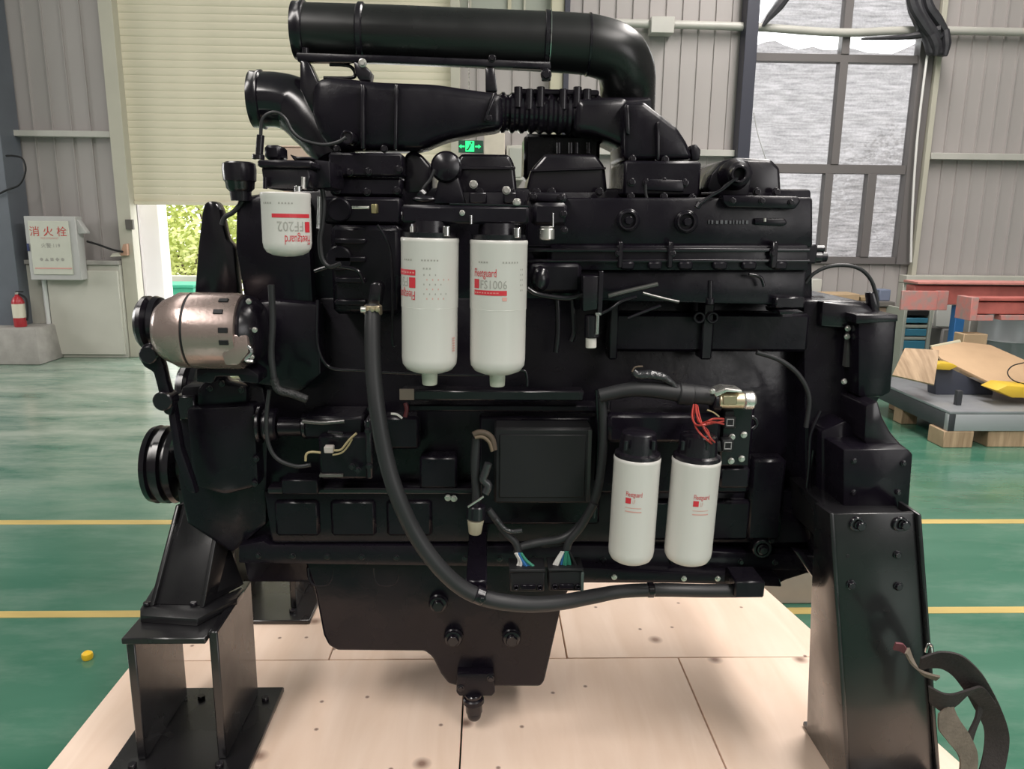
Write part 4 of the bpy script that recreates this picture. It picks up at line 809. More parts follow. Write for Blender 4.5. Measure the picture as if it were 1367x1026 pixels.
for i, (x, w) in enumerate(((946, 1), (950, 2), (956, 3), (962, 3), (968, 3), (974, 2.2), (979, 1), (983, 2), (987, 2), (991, 2), (996, 3))): 
    b = B(); b.rect(x, 293.5 + (i % 3) * .5, x + w, 299, 1.8965, .006, .0005); b.done('cast_mark', mat('pale_cast_mark', (.10, .10, .11), .4), im)  # casting marks in a paler tone than the manifold
pcyl('manifold_stud', (1021, 291), (1021, 296), 1.89, 2, zinc)
pcyl('port_cap', (1080, 332), (1100, 332), 1.95, 4.5, gloss); pcyl('port_cap', (1080, 343), (1096, 343), 1.95, 8, gloss); pcyl('port_cap', (1094, 343), (1103, 343), 1.95, 6.5, satin)
prect('port_block', 1072, 326, 1090, 352, 1.92, .1, satin, .004)
ptube('lead_cable', [(1075, 378), (1085, 366), (1105, 356), (1130, 354), (1150, 360), (1163, 374), (1169, 392), (1172, 410)], 1.99, 2.6)
ppx('cable_boot', [(1161, 391), (1168, 390), (1176, 418), (1164, 418)], 1.98, .03, gloss, .003)
# strainer bowl + lines
pcyl('strainer_bowl', (730, 305), (730, 320), 1.72, 10.2, zinc, E, None, 28); pcyl('strainer_rim', (730, 302), (730, 306), 1.72, 9, mat('dull_steel', (.3, .29, .27), .4, .8)); pcyl('strainer_rod', (738, 284), (738, 303), 1.715, 1.6, chrome)
prect('strainer_head', 712, 270, 757, 301, 1.74, .12, satin, .008); bolts([(752, 285), (753, 307)], 1.738, 4)
ppx('regulator_block', [(778, 368), (803, 368), (803, 412), (778, 416)], 1.80, .07, gloss, .004); prect('regulator_side', 800, 362, 804, 418, 1.795, .02, gloss, .001)
pcyl('regulator_sensor', (790, 420), (790, 450), 1.82, 10, gloss); pcyl('sensor_tip', (789, 450), (789, 464), 1.82, 7.2, mat('pale_sensor', (.66, .62, .58), .35)); pcyl('sensor_clip', (798, 419), (797, 446), 1.80, 2.6, chrome)
prect('clip_tab', 795, 417, 803, 421, 1.795, .01, chrome, .001)
ptube('fuel_line', [(704, 385), (716, 392), (735, 396), (758, 398), (775, 394)], 1.84, 3.4, gloss)
b = B(); b.sph(P(721, 372, 1.86), .024, (1, 1, 1.3)); b.done('fuel_lift_valve', gloss, E)
prect('lift_valve_body', 706, 350, 776, 392, 1.87, .08, satin, .01)
ptube('drop_pipe', [(744, 398), (745, 440), (742, 470)], 1.86, 4, gloss); ptube('drop_pipe', [(764, 400), (766, 440), (762, 455)], 1.86, 4, gloss)
ptube('diagonal_tube', [(812, 395), (840, 388), (878, 379)], 1.86, 3.2, mat('bare_steel_tube', (.16, .155, .15), .3, .8)); ptube('diagonal_tube', [(858, 391), (880, 397), (906, 403)], 1.86, 2.4, MATS['bare_steel_tube']); ptube('diagonal_tube', [(838, 425), (860, 416), (882, 408)], 1.86, 2.2, gloss)
ptube('diagonal_tube', [(800, 420), (815, 412), (830, 402), (850, 396)], 1.86, 2.4, gloss)
prect('push_rod_cover', 822, 418, 940, 470, 1.97, .1, satin, .008); prect('push_rod_cover', 950, 418, 1078, 470, 1.97, .1, satin, .008)
prect('cover_post', 815, 405, 824, 480, 1.95, .06, gloss, .004); prect('cover_post', 940, 405, 950, 480, 1.95, .06, gloss, .004)
b = B(); b.ring((934, 424), 1.94, 8, 4.5, .02); b.done('lift_ring', gloss, E); b = B(); b.ring((952, 424), 1.94, 8, 4.5, .02); b.done('lift_ring', gloss, E)
pcyl('dipstick_tube', (948, 374), (948, 402), 1.9, 3, gloss); pcyl('dipstick_nut', (948, 398), (948, 406), 1.9, 5.5, gloss)
prect('step_bracket', 1036, 396, 1074, 412, 1.88, .1, gloss, .004); ppx('step_lip', [(1040, 414), (1066, 413), (1074, 417), (1042, 420)], 1.87, .1, gloss, .002)
ptube('loop_line', [(1000, 366), (1015, 370), (1020, 382)], 1.88, 2.4, gloss)

# ---- fuel filter head + two tall fuel filters --------------------------
prect('fuel_filter_head', 535, 273, 706, 300, 1.655, .14, satin, .006)
b = B(); b.tpx([(600, 272), (650, 273), (706, 275)], 1.66, 1.2, 6); b.done('head_edge', gloss, E)
bolt(617, 284, 1.653, 3, zinc); pcyl('vent_pin', (629, 287), (629, 299), 1.648, 1.8, chrome); bolt(690, 270, 1.66, 3.6, zinc)
def label(par, c, up, R, cx_, top, s, flip, kind, dots=True):
    """c: point on the axis; cx_: girth offset of the label's left edge (radians); top: height of the label's upper edge; s: scale"""
    def put(nm, bm, x, y, m_, nx=.54):
        if nm == 'lettering': bmesh.ops.scale(bm, vec=(nx, 1, 1), verts=bm.verts[:])
        bmesh.ops.translate(bm, verts=bm.verts[:], vec=(x, y, 0)); wrap(bm, c, up, R, cx_, top, flip); new(nm, bm, m_, par, smooth=False)
    if kind == 'tall':
        put('lettering', text_bm('Fleetguard', .0275 * s), 0.0, -.0245 * s, red)
        put('red_square', strip_bm(0, .0165 * s, -.053 * s, -.031 * s), 0, 0, red)
        put('lettering', text_bm('FS1006', .029 * s), .0195 * s, -.053 * s, greyp, .82)
        put('red_bar', strip_bm(0, .088 * s, -.069 * s, -.057 * s, 12), 0, 0, red)
        for i in range(9): put('white_dash', strip_bm(.003 * s + i * .0075 * s, .0075 * s + i * .0075 * s, -.0645 * s, -.0615 * s, 1), 0, 0, pink)
        put('small_square', strip_bm(.077 * s, .088 * s, -.082 * s, -.073 * s, 2), 0, 0, pink)
    elif kind == 'short':
        put('lettering', text_bm('Fleetguard', .0275 * s), 0.0, -.0245 * s, red)
        put('red_square', strip_bm(0, .0165 * s, -.053 * s, -.031 * s), 0, 0, red)
        put('lettering', text_bm('FF202', .029 * s), .0195 * s, -.053 * s, greyp, .82)
        put('red_bar', strip_bm(0, .088 * s, -.069 * s, -.061 * s, 12), 0, 0, red)
    else:
        put('lettering', text_bm('Fleetguard', .0165 * s), 0.0, -.015 * s, red)
        put('red_square', strip_bm(0, .0125 * s, -.032 * s, -.0185 * s), 0, 0, red)
        put('lettering', text_bm('LF', .013 * s), .016 * s, -.031 * s, pink)
        put('red_bar', strip_bm(0, .038 * s, -.0525 * s, -.050 * s, 6), 0, 0, pink)
        put('pale_bar', strip_bm(0, .037 * s, -.043 * s, -.0415 * s, 6), 0, 0, pink)
def dashes(par, c, up, R, th, z, n, m_=greyp, w=.0032, gap=.0065):
    for i in range(n):
        bm = strip_bm(i * gap, i * gap + w, -.0022, .0012, 1); wrap(bm, c, up, R, th, z); new('printed_mark', bm, m_, par, smooth=False)
def tall_filter(top, bot, Y, rpx, drain, flip):
    a = P(*top, Y); z = P(*bot, Y); up = (a - z); H = up.length; R = rpx * mpp((a + z) / 2); b = B()
    b.lathe(z, up, [(0, R * .25), (.001, R * .55), (.008, R * .82), (.02, R * .96), (.034, R * .985), (H * .49, R * .985), (H * .5, R), (H - .01, R), (H - .008, R * 1.012), (H - .002, R * 1.012), (H, R * .99), (H, R * .6)], 48)
    f = b.done('fuel_filter', white, E)
    b = B(); b.lathe(z + up.normalized() * (H * .495), up, [(0, R * .99), (.0015, R * 1.003), (.003, R * .99)], 48, False); b.done('seam_ring', white, f)
    p = P(*drain, Y); m = mpp(p); b = B(); b.lathe(Vector((z.x, z.y, p.z)), (0, 0, 1), [(0, 9.0 * m), (.002, 10 * m), (.02, 10.5 * m), ((z - p).z + .004, 10.5 * m)], 20); b.done('drain_cock', mat('drain_white', (.62, .61, .53), .4), f)
    b = B(); b.lathe(a - up.normalized() * .001, up, [(0, R * .93), (.012, R * .95), (.013, R * .72), (.036, R * .70)], 40); b.done('filter_collar', gloss, E)
    return f, a, z, up.normalized(), H, R
f, a, z, u, H, R = tall_filter((574, 317), (573.5, 496), 1.69, 37.8, (573.5, 513), True)
label(f, a, u, R, math.asin(-.42), -.135, 1.0, True, 'tall'); dashes(f, a, u, R, -.22, -.045, 6); dashes(f, a, u, R, -.95, -.045, 4); dashes(f, a, u, R, -.16, -.062, 3)
for i in range(6): dashes(f, a, u, R, -.14 + (i % 2) * .1, -.075 - i * .010, 3 + (i * 2) % 3, MATS['print_pink'] if i % 2 else greyp, .002, .012)
for i in range(6): dashes(f, a, u, R, .98, -.212 - i * .0055, 2, pink, .004, .005)
f, a, z, u, H, R = tall_filter((666, 320), (664, 498), 1.69, 37.8, (662.5, 515), False)
label(f, a, u, R, math.asin(-.82), -.054, .88, False, 'tall'); dashes(f, a, u, R, .12, -.045, 6); dashes(f, a, u, R, -.75, -.045, 4)
for i in range(5): dashes(f, a, u, R, .82, -.06 - i * .011, 2, greyp, .002, .006)
for x, y in ((596, 308), (690, 310)): pcyl('bright_plug', (x, y - 6), (x, y + 7), 1.645, 5.2, chrome); 
pcyl('bright_plug', (550, 302), (550, 313), 1.65, 2.4, zinc)
# ---- small upright filter at the left ---------------------------------
a = P(381, 257, 1.70); z = P(384.5, 342, 1.70); up = a - z; H = up.length; R = 32.3 * mpp(a); b = B()
b.lathe(z, up, [(0, R * .3), (.003, R * .62), (.009, R * .85), (.018, R * .96), (.03, R), (H - .012, R), (H - .009, R * 1.02), (H - .002, R * 1.02), (H, R * .98), (H, R * .7)], 48); f = b.done('fuel_filter', white, E); f['label'] = 'short white filter printed upside down'
label(f, a, up.normalized(), R, 1.36, -.113, 1.0, True, 'short'); dashes(f, a, up.normalized(), R, -.05, -.022, 5); dashes(f, a, up.normalized(), R, -.8, -.022, 4)
# ---- two oil filters lower right ---------------------------------------
def oil_filter(top, bot, Y, r0, r1, lab, sz):
    a = P(*top, Y); z = P(*bot, Y); up = a - z; H = up.length; R = r0 * mpp(a); b = B()
    b.lathe(z, up, [(0, R * .3), (.002, R * .7), (.008, R * .88), (.018, R * .975), (.03, R), (H - .012, R), (H - .008, R * 1.015), (H - .002, R * 1.01), (H, R * .98), (H, R * .7)], 48); f = b.done('oil_filter', white, E)
    b = B(); b.lathe(a + up.normalized() * .0005, up, [(0, R * .99), (.008, R * .97), (.012, R * .82), (.04, R * .78), (.055, R * .74), (.06, R * .6)], 36); b.done('oil_filter_head', gloss, E)
    label(f, a, up.normalized(), R, lab, -.067, 1.0, False, 'oil')
oil_filter((851, 608), (841.5, 747), 1.70, 31, 31, math.asin(-.55), 1)
oil_filter((930, 611), (917, 748), 1.70, 32, 31, math.asin(-.25), 1)
for x in (836, 873, 912, 944): pcyl('head_stud', (x, 588), (x - 1, 600), 1.66, 3, gloss)
prect('oil_filter_mount', 812, 552, 962, 592, 1.79, .2, satin, .01)
prect('mount_back', 800, 540, 1000, 660, 1.93, .08, satin, .01)

# ---- hose ---------------------------------------------------------------
b = B(); b.tpx([(498, 408, 1.74), (497, 440, 1.72), (498, 490, 1.70), (504, 550, 1.68), (515, 610, 1.67), (530, 660, 1.66), (553, 710, 1.66), (582, 752, 1.66), (615, 783, 1.67), (650, 799, 1.68), (700, 806, 1.70), (745, 804, 1.73), (790, 796, 1.77), (830, 789, 1.8), (880, 787, 1.82), (940, 788, 1.83), (982, 788, 1.83)], 1.7, [10.6, 10.6, 10.8, 11, 11, 11, 11, 11, 11, 11, 11, 10.5, 10, 9, 9, 9, 9], 18, 8); hs = b.done('return_hose', rubber, E)
b = B(); q = P(498, 413, 1.738); b.lathe(q - Vector((0, 0, .012)), (0, 0, 1), [(0, .0185), (.002, .0205), (.02, .0205), (.022, .0185)], 28); b.done('hose_clamp', gold, hs)
b = B(); q = P(489, 413, 1.72); b.cyl(q, q + Vector((-.012, 0, 0)), .0075); b.done('clamp_screw', zinc, hs); bolt(504, 413, 1.715, 2.6, gold, hs); bolt(497, 413, 1.713, 2.4, gold, hs)
ppx('hose_neck', [(490, 410), (494, 378), (505, 375), (511, 382), (507, 410)], 1.75, .05, gloss, .006)
b = B(); q0 = P(634, 792, 1.675); q1 = P(646, 797, 1.675); b.cyl(q0, q1, .0215, n=28); b.done('hose_clip', gloss, hs)
b = B(); b.cyl(P(864, 787, 1.815), P(873, 787, 1.815), .0195, n=28); b.done('hose_clip', gloss, hs); bolt(644, 799, 1.65, 4, gloss, hs)
prect('hose_end_block', 982, 776, 1020, 798, 1.80, .09, satin, .004)
prect('clip_bracket', 622, 775, 650, 790, 1.70, .3, satin, .003)
ppx('side_rail_lower', [(775, 757), (1040, 770), (1045, 784), (960, 780), (775, 776)], 1.95, .1, satin, .006)

# ---- left middle: fuel pump area -----------------------------------------
prect('fuel_pump', 424, 580, 496, 640, 1.88, .14, satin, .008); prect('fuel_pump_top', 404, 556, 486, 586, 1.90, .12, satin, .008)
prect('pump_flange', 486, 560, 498, 640, 1.86, .14, gloss, .005)
ptube('pump_tube', [(404, 562), (430, 564), (460, 562)], 1.88, 3, MATS['bare_steel_tube']); ptube('pump_tube', [(438, 576), (458, 578)], 1.87, 2.2, gloss)
prect('pump_edge', 426, 633, 458, 637, 1.872, .02, mat('pale_edge', (.16, .15, .14), .4, .5), .001)  # paler strip along the lower edge of the pump
ptube('signal_wire', [(408, 615), (409, 606), (416, 603), (428, 604)], 1.85, 1.6, w_yel); prect('wire_connector', 432, 596, 445, 605, 1.845, .02, mat('connector_pale', (.5, .45, .42), .4), .002)
ptube('signal_wire', [(445, 601), (455, 600), (462, 592), (468, 585), (476, 578)], 1.85, 1.5, w_yel); ptube('signal_wire', [(444, 607), (456, 604), (464, 596), (470, 586)], 1.852, 1.3, w_yel)
ptube('pump_harness', [(360, 520), (356, 555), (358, 590), (370, 612), (395, 622), (415, 620)], 1.86, 2.8)
bolts([(470, 622), (478, 627), (493, 622), (491, 575), (495, 545)], 1.858, 3.6, gloss)
prect('pump_base', 375, 640, 425, 660, 1.95, .06, satin, .004)
prect('cam_cover', 510, 556, 560, 600, 1.97, .06, satin, .008); prect('lifter_cover', 560, 610, 610, 652, 1.97, .06, satin, .006); bolts([(598, 664), (606, 665)], 1.97, 3.6, zinc)
prect('fuel_rail_bar', 534, 520, 780, 536, 1.90, .05, gloss, .005); prect('rail_tag', 533, 519, 553, 534, 1.895, .004, mat('dull_tag', (.20, .16, .13), .4), .001)
ptube('red_plug', [(541, 538), (543, 546), (541, 556)], 1.88, 3, mat('dark_red_plastic', (.09, .015, .02), .4)); ptube('tan_lead', [(522, 552), (530, 553), (537, 558)], 1.86, 1.6, w_white)
prect('valve_ledge', 545, 540, 800, 550, 1.93, .06, satin, .004)

# ---- control module, harness, connectors -----------------------------------
ecm = prect('control_module', 660, 571, 788, 672, 1.84, .08, matte, .006); prect('module_face', 667, 580, 780, 664, 1.836, .006, matte, .002, ecm); prect('module_edge', 785.5, 574, 787.5, 670, 1.838, .02, mat('edge_highlight', (.06, .06, .06), .4, .5), .001, ecm)  # highlight on the module's right edge painted as a paler strip
prect('module_plate', 640, 556, 800, 700, 1.94, .05, satin, .006)
ptube('taped_loom', [(632, 580), (640, 577), (650, 579), (657, 586), (660, 600)], 1.82, 4.2, w_brown); ptube('taped_loom', [(634, 584), (644, 583), (653, 590), (657, 602)], 1.815, 2.4, mat('tan_tape', (.16, .12, .08), .7))
ptube('wrapped_loom', [(652, 618), (648, 630), (645, 640), (652, 648), (648, 658)], 1.81, 5.5, bagm); ptube('main_loom', [(636, 584), (634, 620), (636, 660), (634, 680)], 1.83, 6)
pcyl('fluid_sensor', (635, 693), (634, 712), 1.79, 11, cream, E, 8.5); pcyl('sensor_cap', (636, 674), (635, 692), 1.79, 12.5, gloss, E, 13); ppx('sensor_spring', [(624, 676), (645, 662), (646, 664), (625, 678)], 1.77, .006, zinc, .0008)
ptube('harness_leg', [(652, 680), (664, 696), (674, 710), (688, 724), (692, 738)], 1.80, 5); ptube('bag_wrap', [(662, 692), (672, 704), (682, 709), (697, 708)], 1.785, 3, bagm)
ptube('harness_leg', [(804, 530), (806, 580), (802, 630), (793, 670), (775, 700), (752, 718), (720, 724), (696, 730), (690, 738)], 1.81, 6, rubber); ptube('harness_leg', [(793, 672), (776, 702), (760, 722), (756, 736)], 1.80, 5.5, rubber); ptube('harness_leg', [(700, 726), (725, 727), (752, 726)], 1.82, 4, rubber)
for (x0, y0, x1, y1) in ((681, 763, 727, 790), (733, 762, 778, 789)):
    c_ = prect('harness_connector', x0, y0, x1, y1, 1.77, .06, matte, .004); prect('connector_lip', x0 - 1, y0 - 3, x1 + 1, y0 + 1, 1.765, .07, matte, .002, c_)
    for xx in (x0 + 8, x1 - 6): b = B(); b.ring((xx, y1 - 5), 1.762, 4, 2, .01, 14); b.done('screw_boss', satin, c_)
    prect('connector_latch', x0 + 14, y1 - 9, x1 - 12, y1 - 3, 1.764, .01, satin, .001, c_)
prect('connector_side', 776, 764, 779, 790, 1.763, .06, mat('green_grey_edge', (.07, .09, .085), .4), .001)
for i, (m_, x0, x1) in enumerate(((w_white, 688, 687), (w_white, 690, 691), (w_white, 689, 694), (w_blue, 692, 699), (w_blue, 693, 704), (w_blue, 693, 707), (w_green, 694, 711), (w_blue, 695, 714), (w_green, 695, 719), (w_green, 696, 721))):
    ym = 749; ptube('wire', [(x0, 738), (x0 + (x1 - x0) * .3 + (5 if i < 3 else 1), ym), (x1, 761)], 1.79 - .002 * (i % 3), 1.75, m_, E, 6, 4)
for i, (m_, x0, x1) in enumerate(((w_white, 750, 736), (w_white, 751, 739), (w_white, 752, 742), (w_blue, 753, 748), (w_green, 755, 752), (w_green, 756, 755), (w_green, 757, 759), (w_green, 758, 762), (matte, 760, 771))):
    ptube('wire', [(x0, 736), (x0 + (x1 - x0) * .6, 749), (x1, 760)], 1.79 - .002 * (i % 3), 1.75, m_, E, 6, 4)
# corrugated loom and connector at right
ptube('corrugated_loom', [(800, 528), (840, 520), (870, 520), (905, 524), (930, 526), (958, 530)], 1.80, [9, 10, 11, 12, 13, 12], rubber, E, 14); pcyl('loom_sleeve', (905, 525), (925, 527), 1.80, 14.5, rubber)
ptube('loom_wrap', [(846, 494), (852, 500), (870, 500), (886, 504), (898, 512), (904, 518)], 1.79, [3.5, 6, 6.5, 6, 4, 3], bagm); ptube('loom_tie', [(844, 496), (848, 490), (858, 489)], 1.785, 1.3, w_brown)
pcyl('loom_gland', (950, 534), (962, 535), 1.80, 15, satin)
pcyl('round_connector', (958, 534), (996, 534), 1.79, 11, gold, E, None, 24); b = B(); q = P(990, 534, 1.79); m = mpp(q)
b.lathe(q, (1, 0, 0), [(0, 10 * m), (3 * m, 12.5 * m), (14 * m, 12.5 * m), (17 * m, 10 * m)], 28); b.done('connector_cap', zinc, E)
ppx('connector_strap', [(952, 524), (968, 518), (990, 520), (992, 524), (970, 523), (956, 530)], 1.765, .05, zinc, .002); prect('connector_body_mark', 966, 528, 984, 540, 1.767, .01, mat('olive_brass', (.34, .31, .2), .4, .6), .002)
bolt(951, 522, 1.765, 3, zinc)
rb = prect('relay_panel', 966, 542, 1000, 622, 1.82, .05, gloss, .004)
for (x, y) in ((975, 564), (972, 595)):
    r_ = prect('relay', x - 7, y - 8, x + 7, y + 8, 1.79, .03, matte, .002); b = B(); b.ring((x, y), 1.787, 7, 5.5, .003, 4); b.done('relay_frame', mat('pale_outline', (.30, .30, .30), .5), r_)
prect('relay', 968, 548, 980, 556, 1.80, .02, matte, .002); ppx('relay_boot', [(948, 594), (962, 588), (964, 603), (952, 603)], 1.79, .03, matte, .003)
prect('terminal_box', 962, 624, 1000, 652, 1.83, .06, satin, .006); bolts([(993, 580), (990, 612), (976, 615), (977, 583)], 1.818, 3.5, zinc)
for pts in ([(926, 540), (924, 556), (930, 567), (945, 566), (966, 562)], [(929, 540), (930, 552), (937, 566), (950, 563), (966, 566)], [(927, 542), (926, 560), (932, 575), (944, 587), (950, 592)], [(931, 541), (934, 556), (939, 570), (948, 584), (954, 590)], [(937, 568), (945, 575), (948, 590)], [(930, 545), (932, 562), (940, 564), (952, 559), (966, 559)]):
    ptube('wire', [(x, y, (1.765, 1.70, 1.645, 1.635, 1.66 if pts[-1][1] > 580 else 1.765)[min(4, round(4 * i_ / (len(pts) - 1)))]) for i_, (x, y) in enumerate(pts)], 1.7, 1.25, w_red, E, 6, 5)
ptube('wire', [(944, 547), (952, 550), (960, 556)], 1.78, 1.0, w_yel, E, 6, 4)
ptube('heater_hose', [(1010, 470), (1040, 480), (1066, 500), (1080, 530), (1076, 570)], 1.93, 3.4, rubber); ptube('oil_line', [(812, 535), (810, 560), (808, 600), (798, 650), (792, 690)], 1.86, 4, gloss); ptube('oil_line', [(797, 520), (799, 580), (796, 640)], 1.88, 3.4, gloss)
ptube('oil_line', [(1000, 556), (1008, 558), (1010, 566), (1004, 572)], 1.83, 3, gloss)
b = B(); b.ring((1018, 733), 1.97, 13, 8, .03); b.done('side_plug_ring', gloss, E); bolt(1018, 733, 1.975, 6)
bolts([(1022, 646), (1030, 720), (1012, 664)], 1.995, 4); prect('side_panel', 1004, 612, 1042, 722, 1.98, .06, satin, .01); prect('side_panel', 860, 668, 1000, 722, 1.98, .05, satin, .01)
bolts([(820, 770), (913, 772), (958, 772)], 1.948, 3, zinc)

# ---- flywheel housing ------------------------------------------------------
ppx('flywheel_housing', [(1072, 400), (1150, 401), (1168, 410), (1178, 424), (1182, 520), (1172, 540), (1150, 560), (1140, 600), (1150, 690), (1118, 752), (1096, 768), (1075, 700)], 1.98, .42, satin, .014)
ppx('housing_top_cap', [(1098, 402), (1150, 407), (1166, 413), (1168, 432), (1160, 440), (1096, 436)], 1.95, .1, gloss, .008)
ppx('housing_cover', [(1146, 424), (1198, 422), (1198, 430), (1190, 524), (1178, 530), (1146, 530)], 1.90, .12, satin, .008)
ppx('cover_flange', [(1143, 420), (1199, 420), (1199, 429), (1143, 432)], 1.89, .14, gloss, .003)
prect('cover_bar', 1134, 436, 1138, 490, 1.95, .02, mat('bar_grey', (.06, .06, .06), .4), .001); bolts([(1132, 438), (1131, 449), (1127, 509)], 1.94, 3.2, zinc)
ppx('housing_flare', [(1156, 542), (1172, 535), (1178, 556), (1190, 578), (1204, 594), (1212, 599), (1160, 598), (1154, 588)], 1.84, .2, gloss, .006)
mb = ppx('mounting_block', [(1126, 600), (1212, 599), (1219, 606), (1213, 688), (1126, 688)], 1.79, .3, satin, .005)
bolts([(1140, 615), (1206, 618), (1139, 657), (1199, 657)], 1.789, 3.2, gloss, mb)
ppx('housing_flank', [(1096, 575), (1130, 560), (1145, 575), (1145, 700), (1110, 740), (1096, 700)], 1.9, .2, satin, .012)
ptube('housing_rib', [(1085, 600), (1080, 650), (1086, 700), (1096, 740), (1106, 768)], 1.93, 3, gloss)
ppx('housing_foot', [(1060, 735), (1074, 738), (1100, 772), (1099, 781), (1088, 774)], 1.86, .03, gloss, .004)
ptube('grease_line', [(1095, 548), (1082, 580), (1080, 620), (1076, 660)], 1.92, 2.4, gloss)

# ================================================================== STANDS
def stand_box(name, lab):
    """welded box foot: base plate, two side plates, top plate"""
    Yf, Yr = 1.85, 2.17
    zt_ = P(240, 846, Yf).z
    xl0 = P(174, 920, Yf).x; xl1 = P(186, 920, Yf).x; xr0 = P(284, 920, Yf).x; xr1 = P(296, 920, Yf).x
    xpl = P(160, 842, Yf - .02).x; xbr = P(330, 1000, 1.90).x + .03; xbl = P(160, 1030, Yf).x - .015
    t = thing(name, lab, 'stand', ((xl0 + xr1) / 2, (Yf + Yr) / 2, ZP))
    b = B(); b.box(xbl, xbr, Yf - .09, Yr + .01, ZP, ZP + .016, .003); b.done('base_plate', standp, t)
    b = B(); b.box(xl0, xl1, Yf, Yr - .03, ZP + .0165, zt_ - .0185, .003); b.done('side_plate', standp, t)
    b = B(); b.box(xr0, xr1, Yf, Yr - .03, ZP + .0165, zt_ + .006, .003); b.done('side_plate', standp, t)
    b = B(); b.box(xpl, xr0 - .001, Yf - .02, Yr - .02, zt_ - .018, zt_, .003); b.done('top_plate', standp, t)
    for x, y in ((xl0 + .0, Yf - .03), (xr1 + .03, Yr - .06), (xr1 - .01, Yf - .03), (xl1 + .05, Yr - .05)):
        b = B(); b.hexa(Vector((x, y, ZP + .016)), (0, 0, 1), .012, .012); b.done('anchor_bolt', gloss, t)
    return t, zt_, (xl0, xr1, Yf, Yr)
sf, zs, dims = stand_box('engine_stand', 'black welded box stand with octagonal foot plate under the pulley end of the engine')
# octagonal pad and splayed support leg
pad = [G(x, y, zs + .021) for x, y in ((187, 812), (206, 782), (230, 772), (318, 778), (326, 786), (316, 798), (263, 826), (187, 821))]
b = B(); b.prism(pad, (0, 0, -.0205), .002); b.done('octagonal_pad', standp, sf)
def leg3(b4, t4, th, nm):
    b = B(); a0, a1 = b4; c0, c1 = t4; n_ = (a1 - a0).cross(c0 - a0).normalized(); n_ = n_ if n_.y > 0 else -n_
    b.prism([a0, a1, c1, c0], n_ * th, .003); b.done(nm, standp, sf)
zt0 = zs + .022
fl = G(208, 806, zt0); fr_ = G(268, 808, zt0); 
tl_ = P(243, 672, fl.y + .14); tr_ = P(296, 655, fr_.y + .14)
leg3((fl, fr_), (tl_, tr_), .014, 'leg_web')
def flange(p, q, w0, w1, th, nm):
    b = B(); v = Vector((.30, 1, 0)).normalized(); b.prism([p, q, q + v * w1, p + v * w0], Vector((-th, 0, 0)), .003); b.done(nm, standp, sf)
flange(fl + Vector((-.002, -.012, 0)), tl_ + Vector((-.002, -.012, 0)), .10, .10, .012, 'leg_flange'); flange(fr_ + Vector((.012, -.012, 0)), tr_ + Vector((.012, -.012, 0)), .12, .10, .012, 'leg_flange')
b = B(); g0 = G(268, 806, zt0 + .001); g1 = G(322, 782, zt0 + .001); b.prism([g0 + Vector((.016, .005, 0)), g1, P(300, 730, g1.y + .02), P(288, 690, g0.y + .1)], (0.004, .012, 0), .002); b.done('gusset_plate', standp, sf)
ppx('leg_head', [(236, 654), (300, 650), (310, 700), (296, 712), (242, 690)], fl.y + .16, .12, standp, .006, sf)
for x, y in ((206, 803), (262, 803)): b = B(); p = G(x, y, zt0); b.hexa(p + Vector((-.012 if x < 230 else .0, -.02, 0)), (0, 0, 1), .010, .010); b.done('pad_bolt', gloss, sf)
bolts([(244, 683), (250, 682)], fl.y + .158, 4, zinc, sf)
# rear stand of the same kind
tgt = G(414, 833, ZP)
st2 = sf.copy(); C.objects.link(st2); st2.location = sf.location + Vector((tgt.x - (P(330, 1000, 1.90).x + .03), tgt.y - 1.76, 0)); st2['label'] = 'black box stand standing behind the oil pan on the far side of the pallet'
for ch in list(sf.children):
    if ch.name.split('.')[0] in ('base_plate', 'side_plate', 'top_plate', 'octagonal_pad', 'anchor_bolt'): c_ = ch.copy(); C.objects.link(c_); c_.parent = st2
sf['group'] = st2['group'] = 'box stands under the engine'

# right post
YP = 1.70
w = [P(1113, 686, YP), P(1221, 684, YP)]
zb = ZP
def down(p, px, py):   # continue an edge down to the pallet
    q = P(px, py, YP); t_ = (p.z - zb) / (p.z - q.z); return p + (q - p) * t_
lb = down(w[0], 1134, 1016); rb_ = down(w[1], 1246, 1016)
ps = thing('engine_post', 'splayed black channel post bolted under the flywheel end of the engine', 'post', ((lb.x + rb_.x) / 2, YP + .08, ZP))
b = B(); b.prism([w[0], w[1], rb_, lb], (0, .012, 0), .003); b.done('web_plate', standp, ps)
tb = Vector((w[0].x - .001, YP + .05, w[0].z)); bb = lb + Vector((0, .26, 0))
b = B(); b.prism([w[0] + Vector((-.001, -.006, .004)), lb + Vector((-.001, -.006, 0)), bb + Vector((-.001, 0, 0)), tb + Vector((0, .03, .0))], (-.012, 0, 0), .003); b.done('side_flange', standp, ps)
b = B(); b.prism([w[1] + Vector((.001, -.010, -.0)), rb_ + Vector((.001, -.010, 0)), rb_ + Vector((.001, .26, 0)), w[1] + Vector((.001, .08, 0))], (.011, 0, 0), .004); b.done('side_flange', standp, ps)
b = B(); b.box(lb.x - .012, rb_.x + .03, YP - .08, YP + .29, ZP, ZP + .016, .003); b.done('base_plate', standp, ps)
b = B(); b.prism([P(1116, 690, YP + .014), P(1218, 690, YP + .014), P(1220, 740, YP + .014), P(1118, 745, YP + .014)], (0, .3, 0), .004); b.done('mount_arm', standp, ps)
for x, y, r_ in ((1148, 701, 6.5), (1207, 700, 6.5), (1198, 740, 4.5), (1136, 780, 5.5), (1199, 782, 5)): bolt(x, y, YP - .001, r_, gloss, ps)
b = B(); b.ring((1145, 700), YP - .008, 10, 6, .008); b.done('washer', gloss, ps); b = B(); b.ring((1203, 700), YP - .008, 10, 6, .008); b.done('washer', gloss, ps)
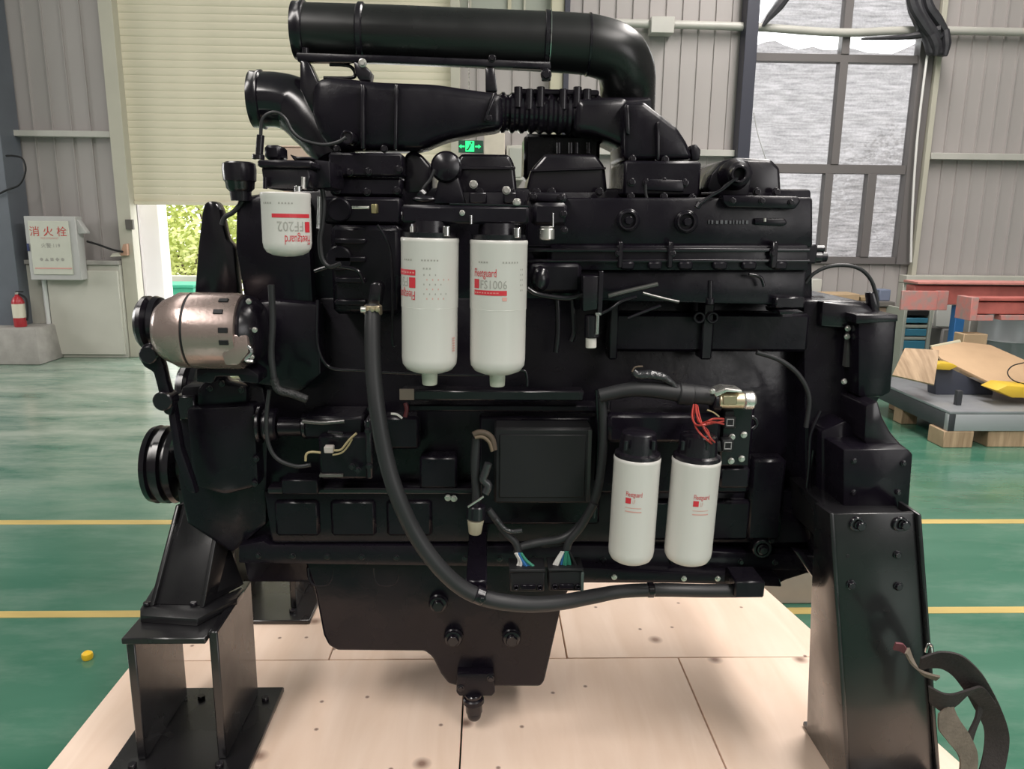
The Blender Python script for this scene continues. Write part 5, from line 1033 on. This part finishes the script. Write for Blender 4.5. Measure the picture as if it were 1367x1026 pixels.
pdisk('bolt_hole', (1132, 742), YP - .001, 2.6, .004, matte, ps)

# lifting sling over the post
web_m = mat('dark_webbing', (.030, .023, .023), .75, var=.35, scale=20, bump=.6, bscale=150); tan_m = mat('faded_webbing', (.17, .135, .105), .8, var=.3, scale=20, bump=.5, bscale=150)
sl_ = thing('lifting_sling', 'worn dark webbing lifting sling looped and hanging beside the black post', 'sling', tuple(P(1290, 1010, 1.56)))
def rib(nm, pts, wd, m_, Y=1.55):
    pp = [P(x, y, Y + (dz[0] if dz else 0)) for x, y, *dz in pts]; k = mpp(pp[0])
    ws = [Vector((dx, dy, -dz_)) * k * 1.3 for dx, dy, dz_ in wd]
    b = B(); b.ribbon(pp, ws, .005, 6); b.done(nm, m_, sl_)
rib('red_tail', [(1194, 862), (1204, 864), (1213, 872)], [(0, 3, 9), (0, 3, 10), (5, 3, 9)], mat('red_webbing', (.13, .035, .045), .7))
rib('faded_strap', [(1211, 868, -.02), (1219, 885, -.02), (1232, 898, -.03), (1252, 905, -.03)], [(6, 6, -3), (6, 6, 2), (4, 6, 7), (0, 6, 8)], tan_m)
rib('upper_strap', [(1228, 886), (1250, 880, -.01), (1274, 885, -.02), (1296, 906, -.02), (1316, 940, 0), (1330, 975, .01), (1328, 1010, .01), (1318, 1046, .0)], [(6, 10, 20), (0, 10, 24), (-6, 12, 24), (-14, 12, 18), (-20, 10, 9), (-22, 8, 0), (-22, 6, -4), (-22, 6, -6)], web_m)
rib('lower_strap', [(1240, 925, -.02), (1262, 938, -.03), (1285, 930, -.03), (1302, 922, -.02), (1318, 940, -.01)], [(8, 8, 22), (4, 8, 26), (-4, 8, 22), (-8, 8, 14), (-12, 8, 8)], web_m)
rib('looped_strap', [(1262, 945, -.03), (1266, 965, -.035), (1280, 985, -.035), (1293, 1010, -.03), (1290, 1046, -.03)], [(16, 6, -8), (22, 6, -10), (24, 6, -6), (22, 6, 0), (22, 6, 0)], tan_m)
rib('inner_strap', [(1310, 930, .01), (1306, 955, 0), (1296, 980, -.01), (1290, 1005, -.01), (1284, 1046, -.01)], [(10, 4, 0), (8, 4, 0), (10, 4, 0), (10, 4, 0), (10, 4, 0)], web_m)
b = B(); b.tpx([(1236, 870), (1239, 860), (1244, 862), (1245, 874)], 1.6, 2.0, 8); b.done('wire_hook', chrome, sl_)

for o in bpy.data.objects:
    n_ = o.name.split('.')[0]
    if o.parent is None and n_ in ('steel_beam', 'leafy_shrub', 'garden_tree', 'shade_net'): o['group'] = {'steel_beam': 'red steel beams on the trestle', 'leafy_shrub': 'shrubs outside the shutter', 'garden_tree': 'trees outside the tall window', 'shade_net': 'shade nets over the tall window'}[n_]
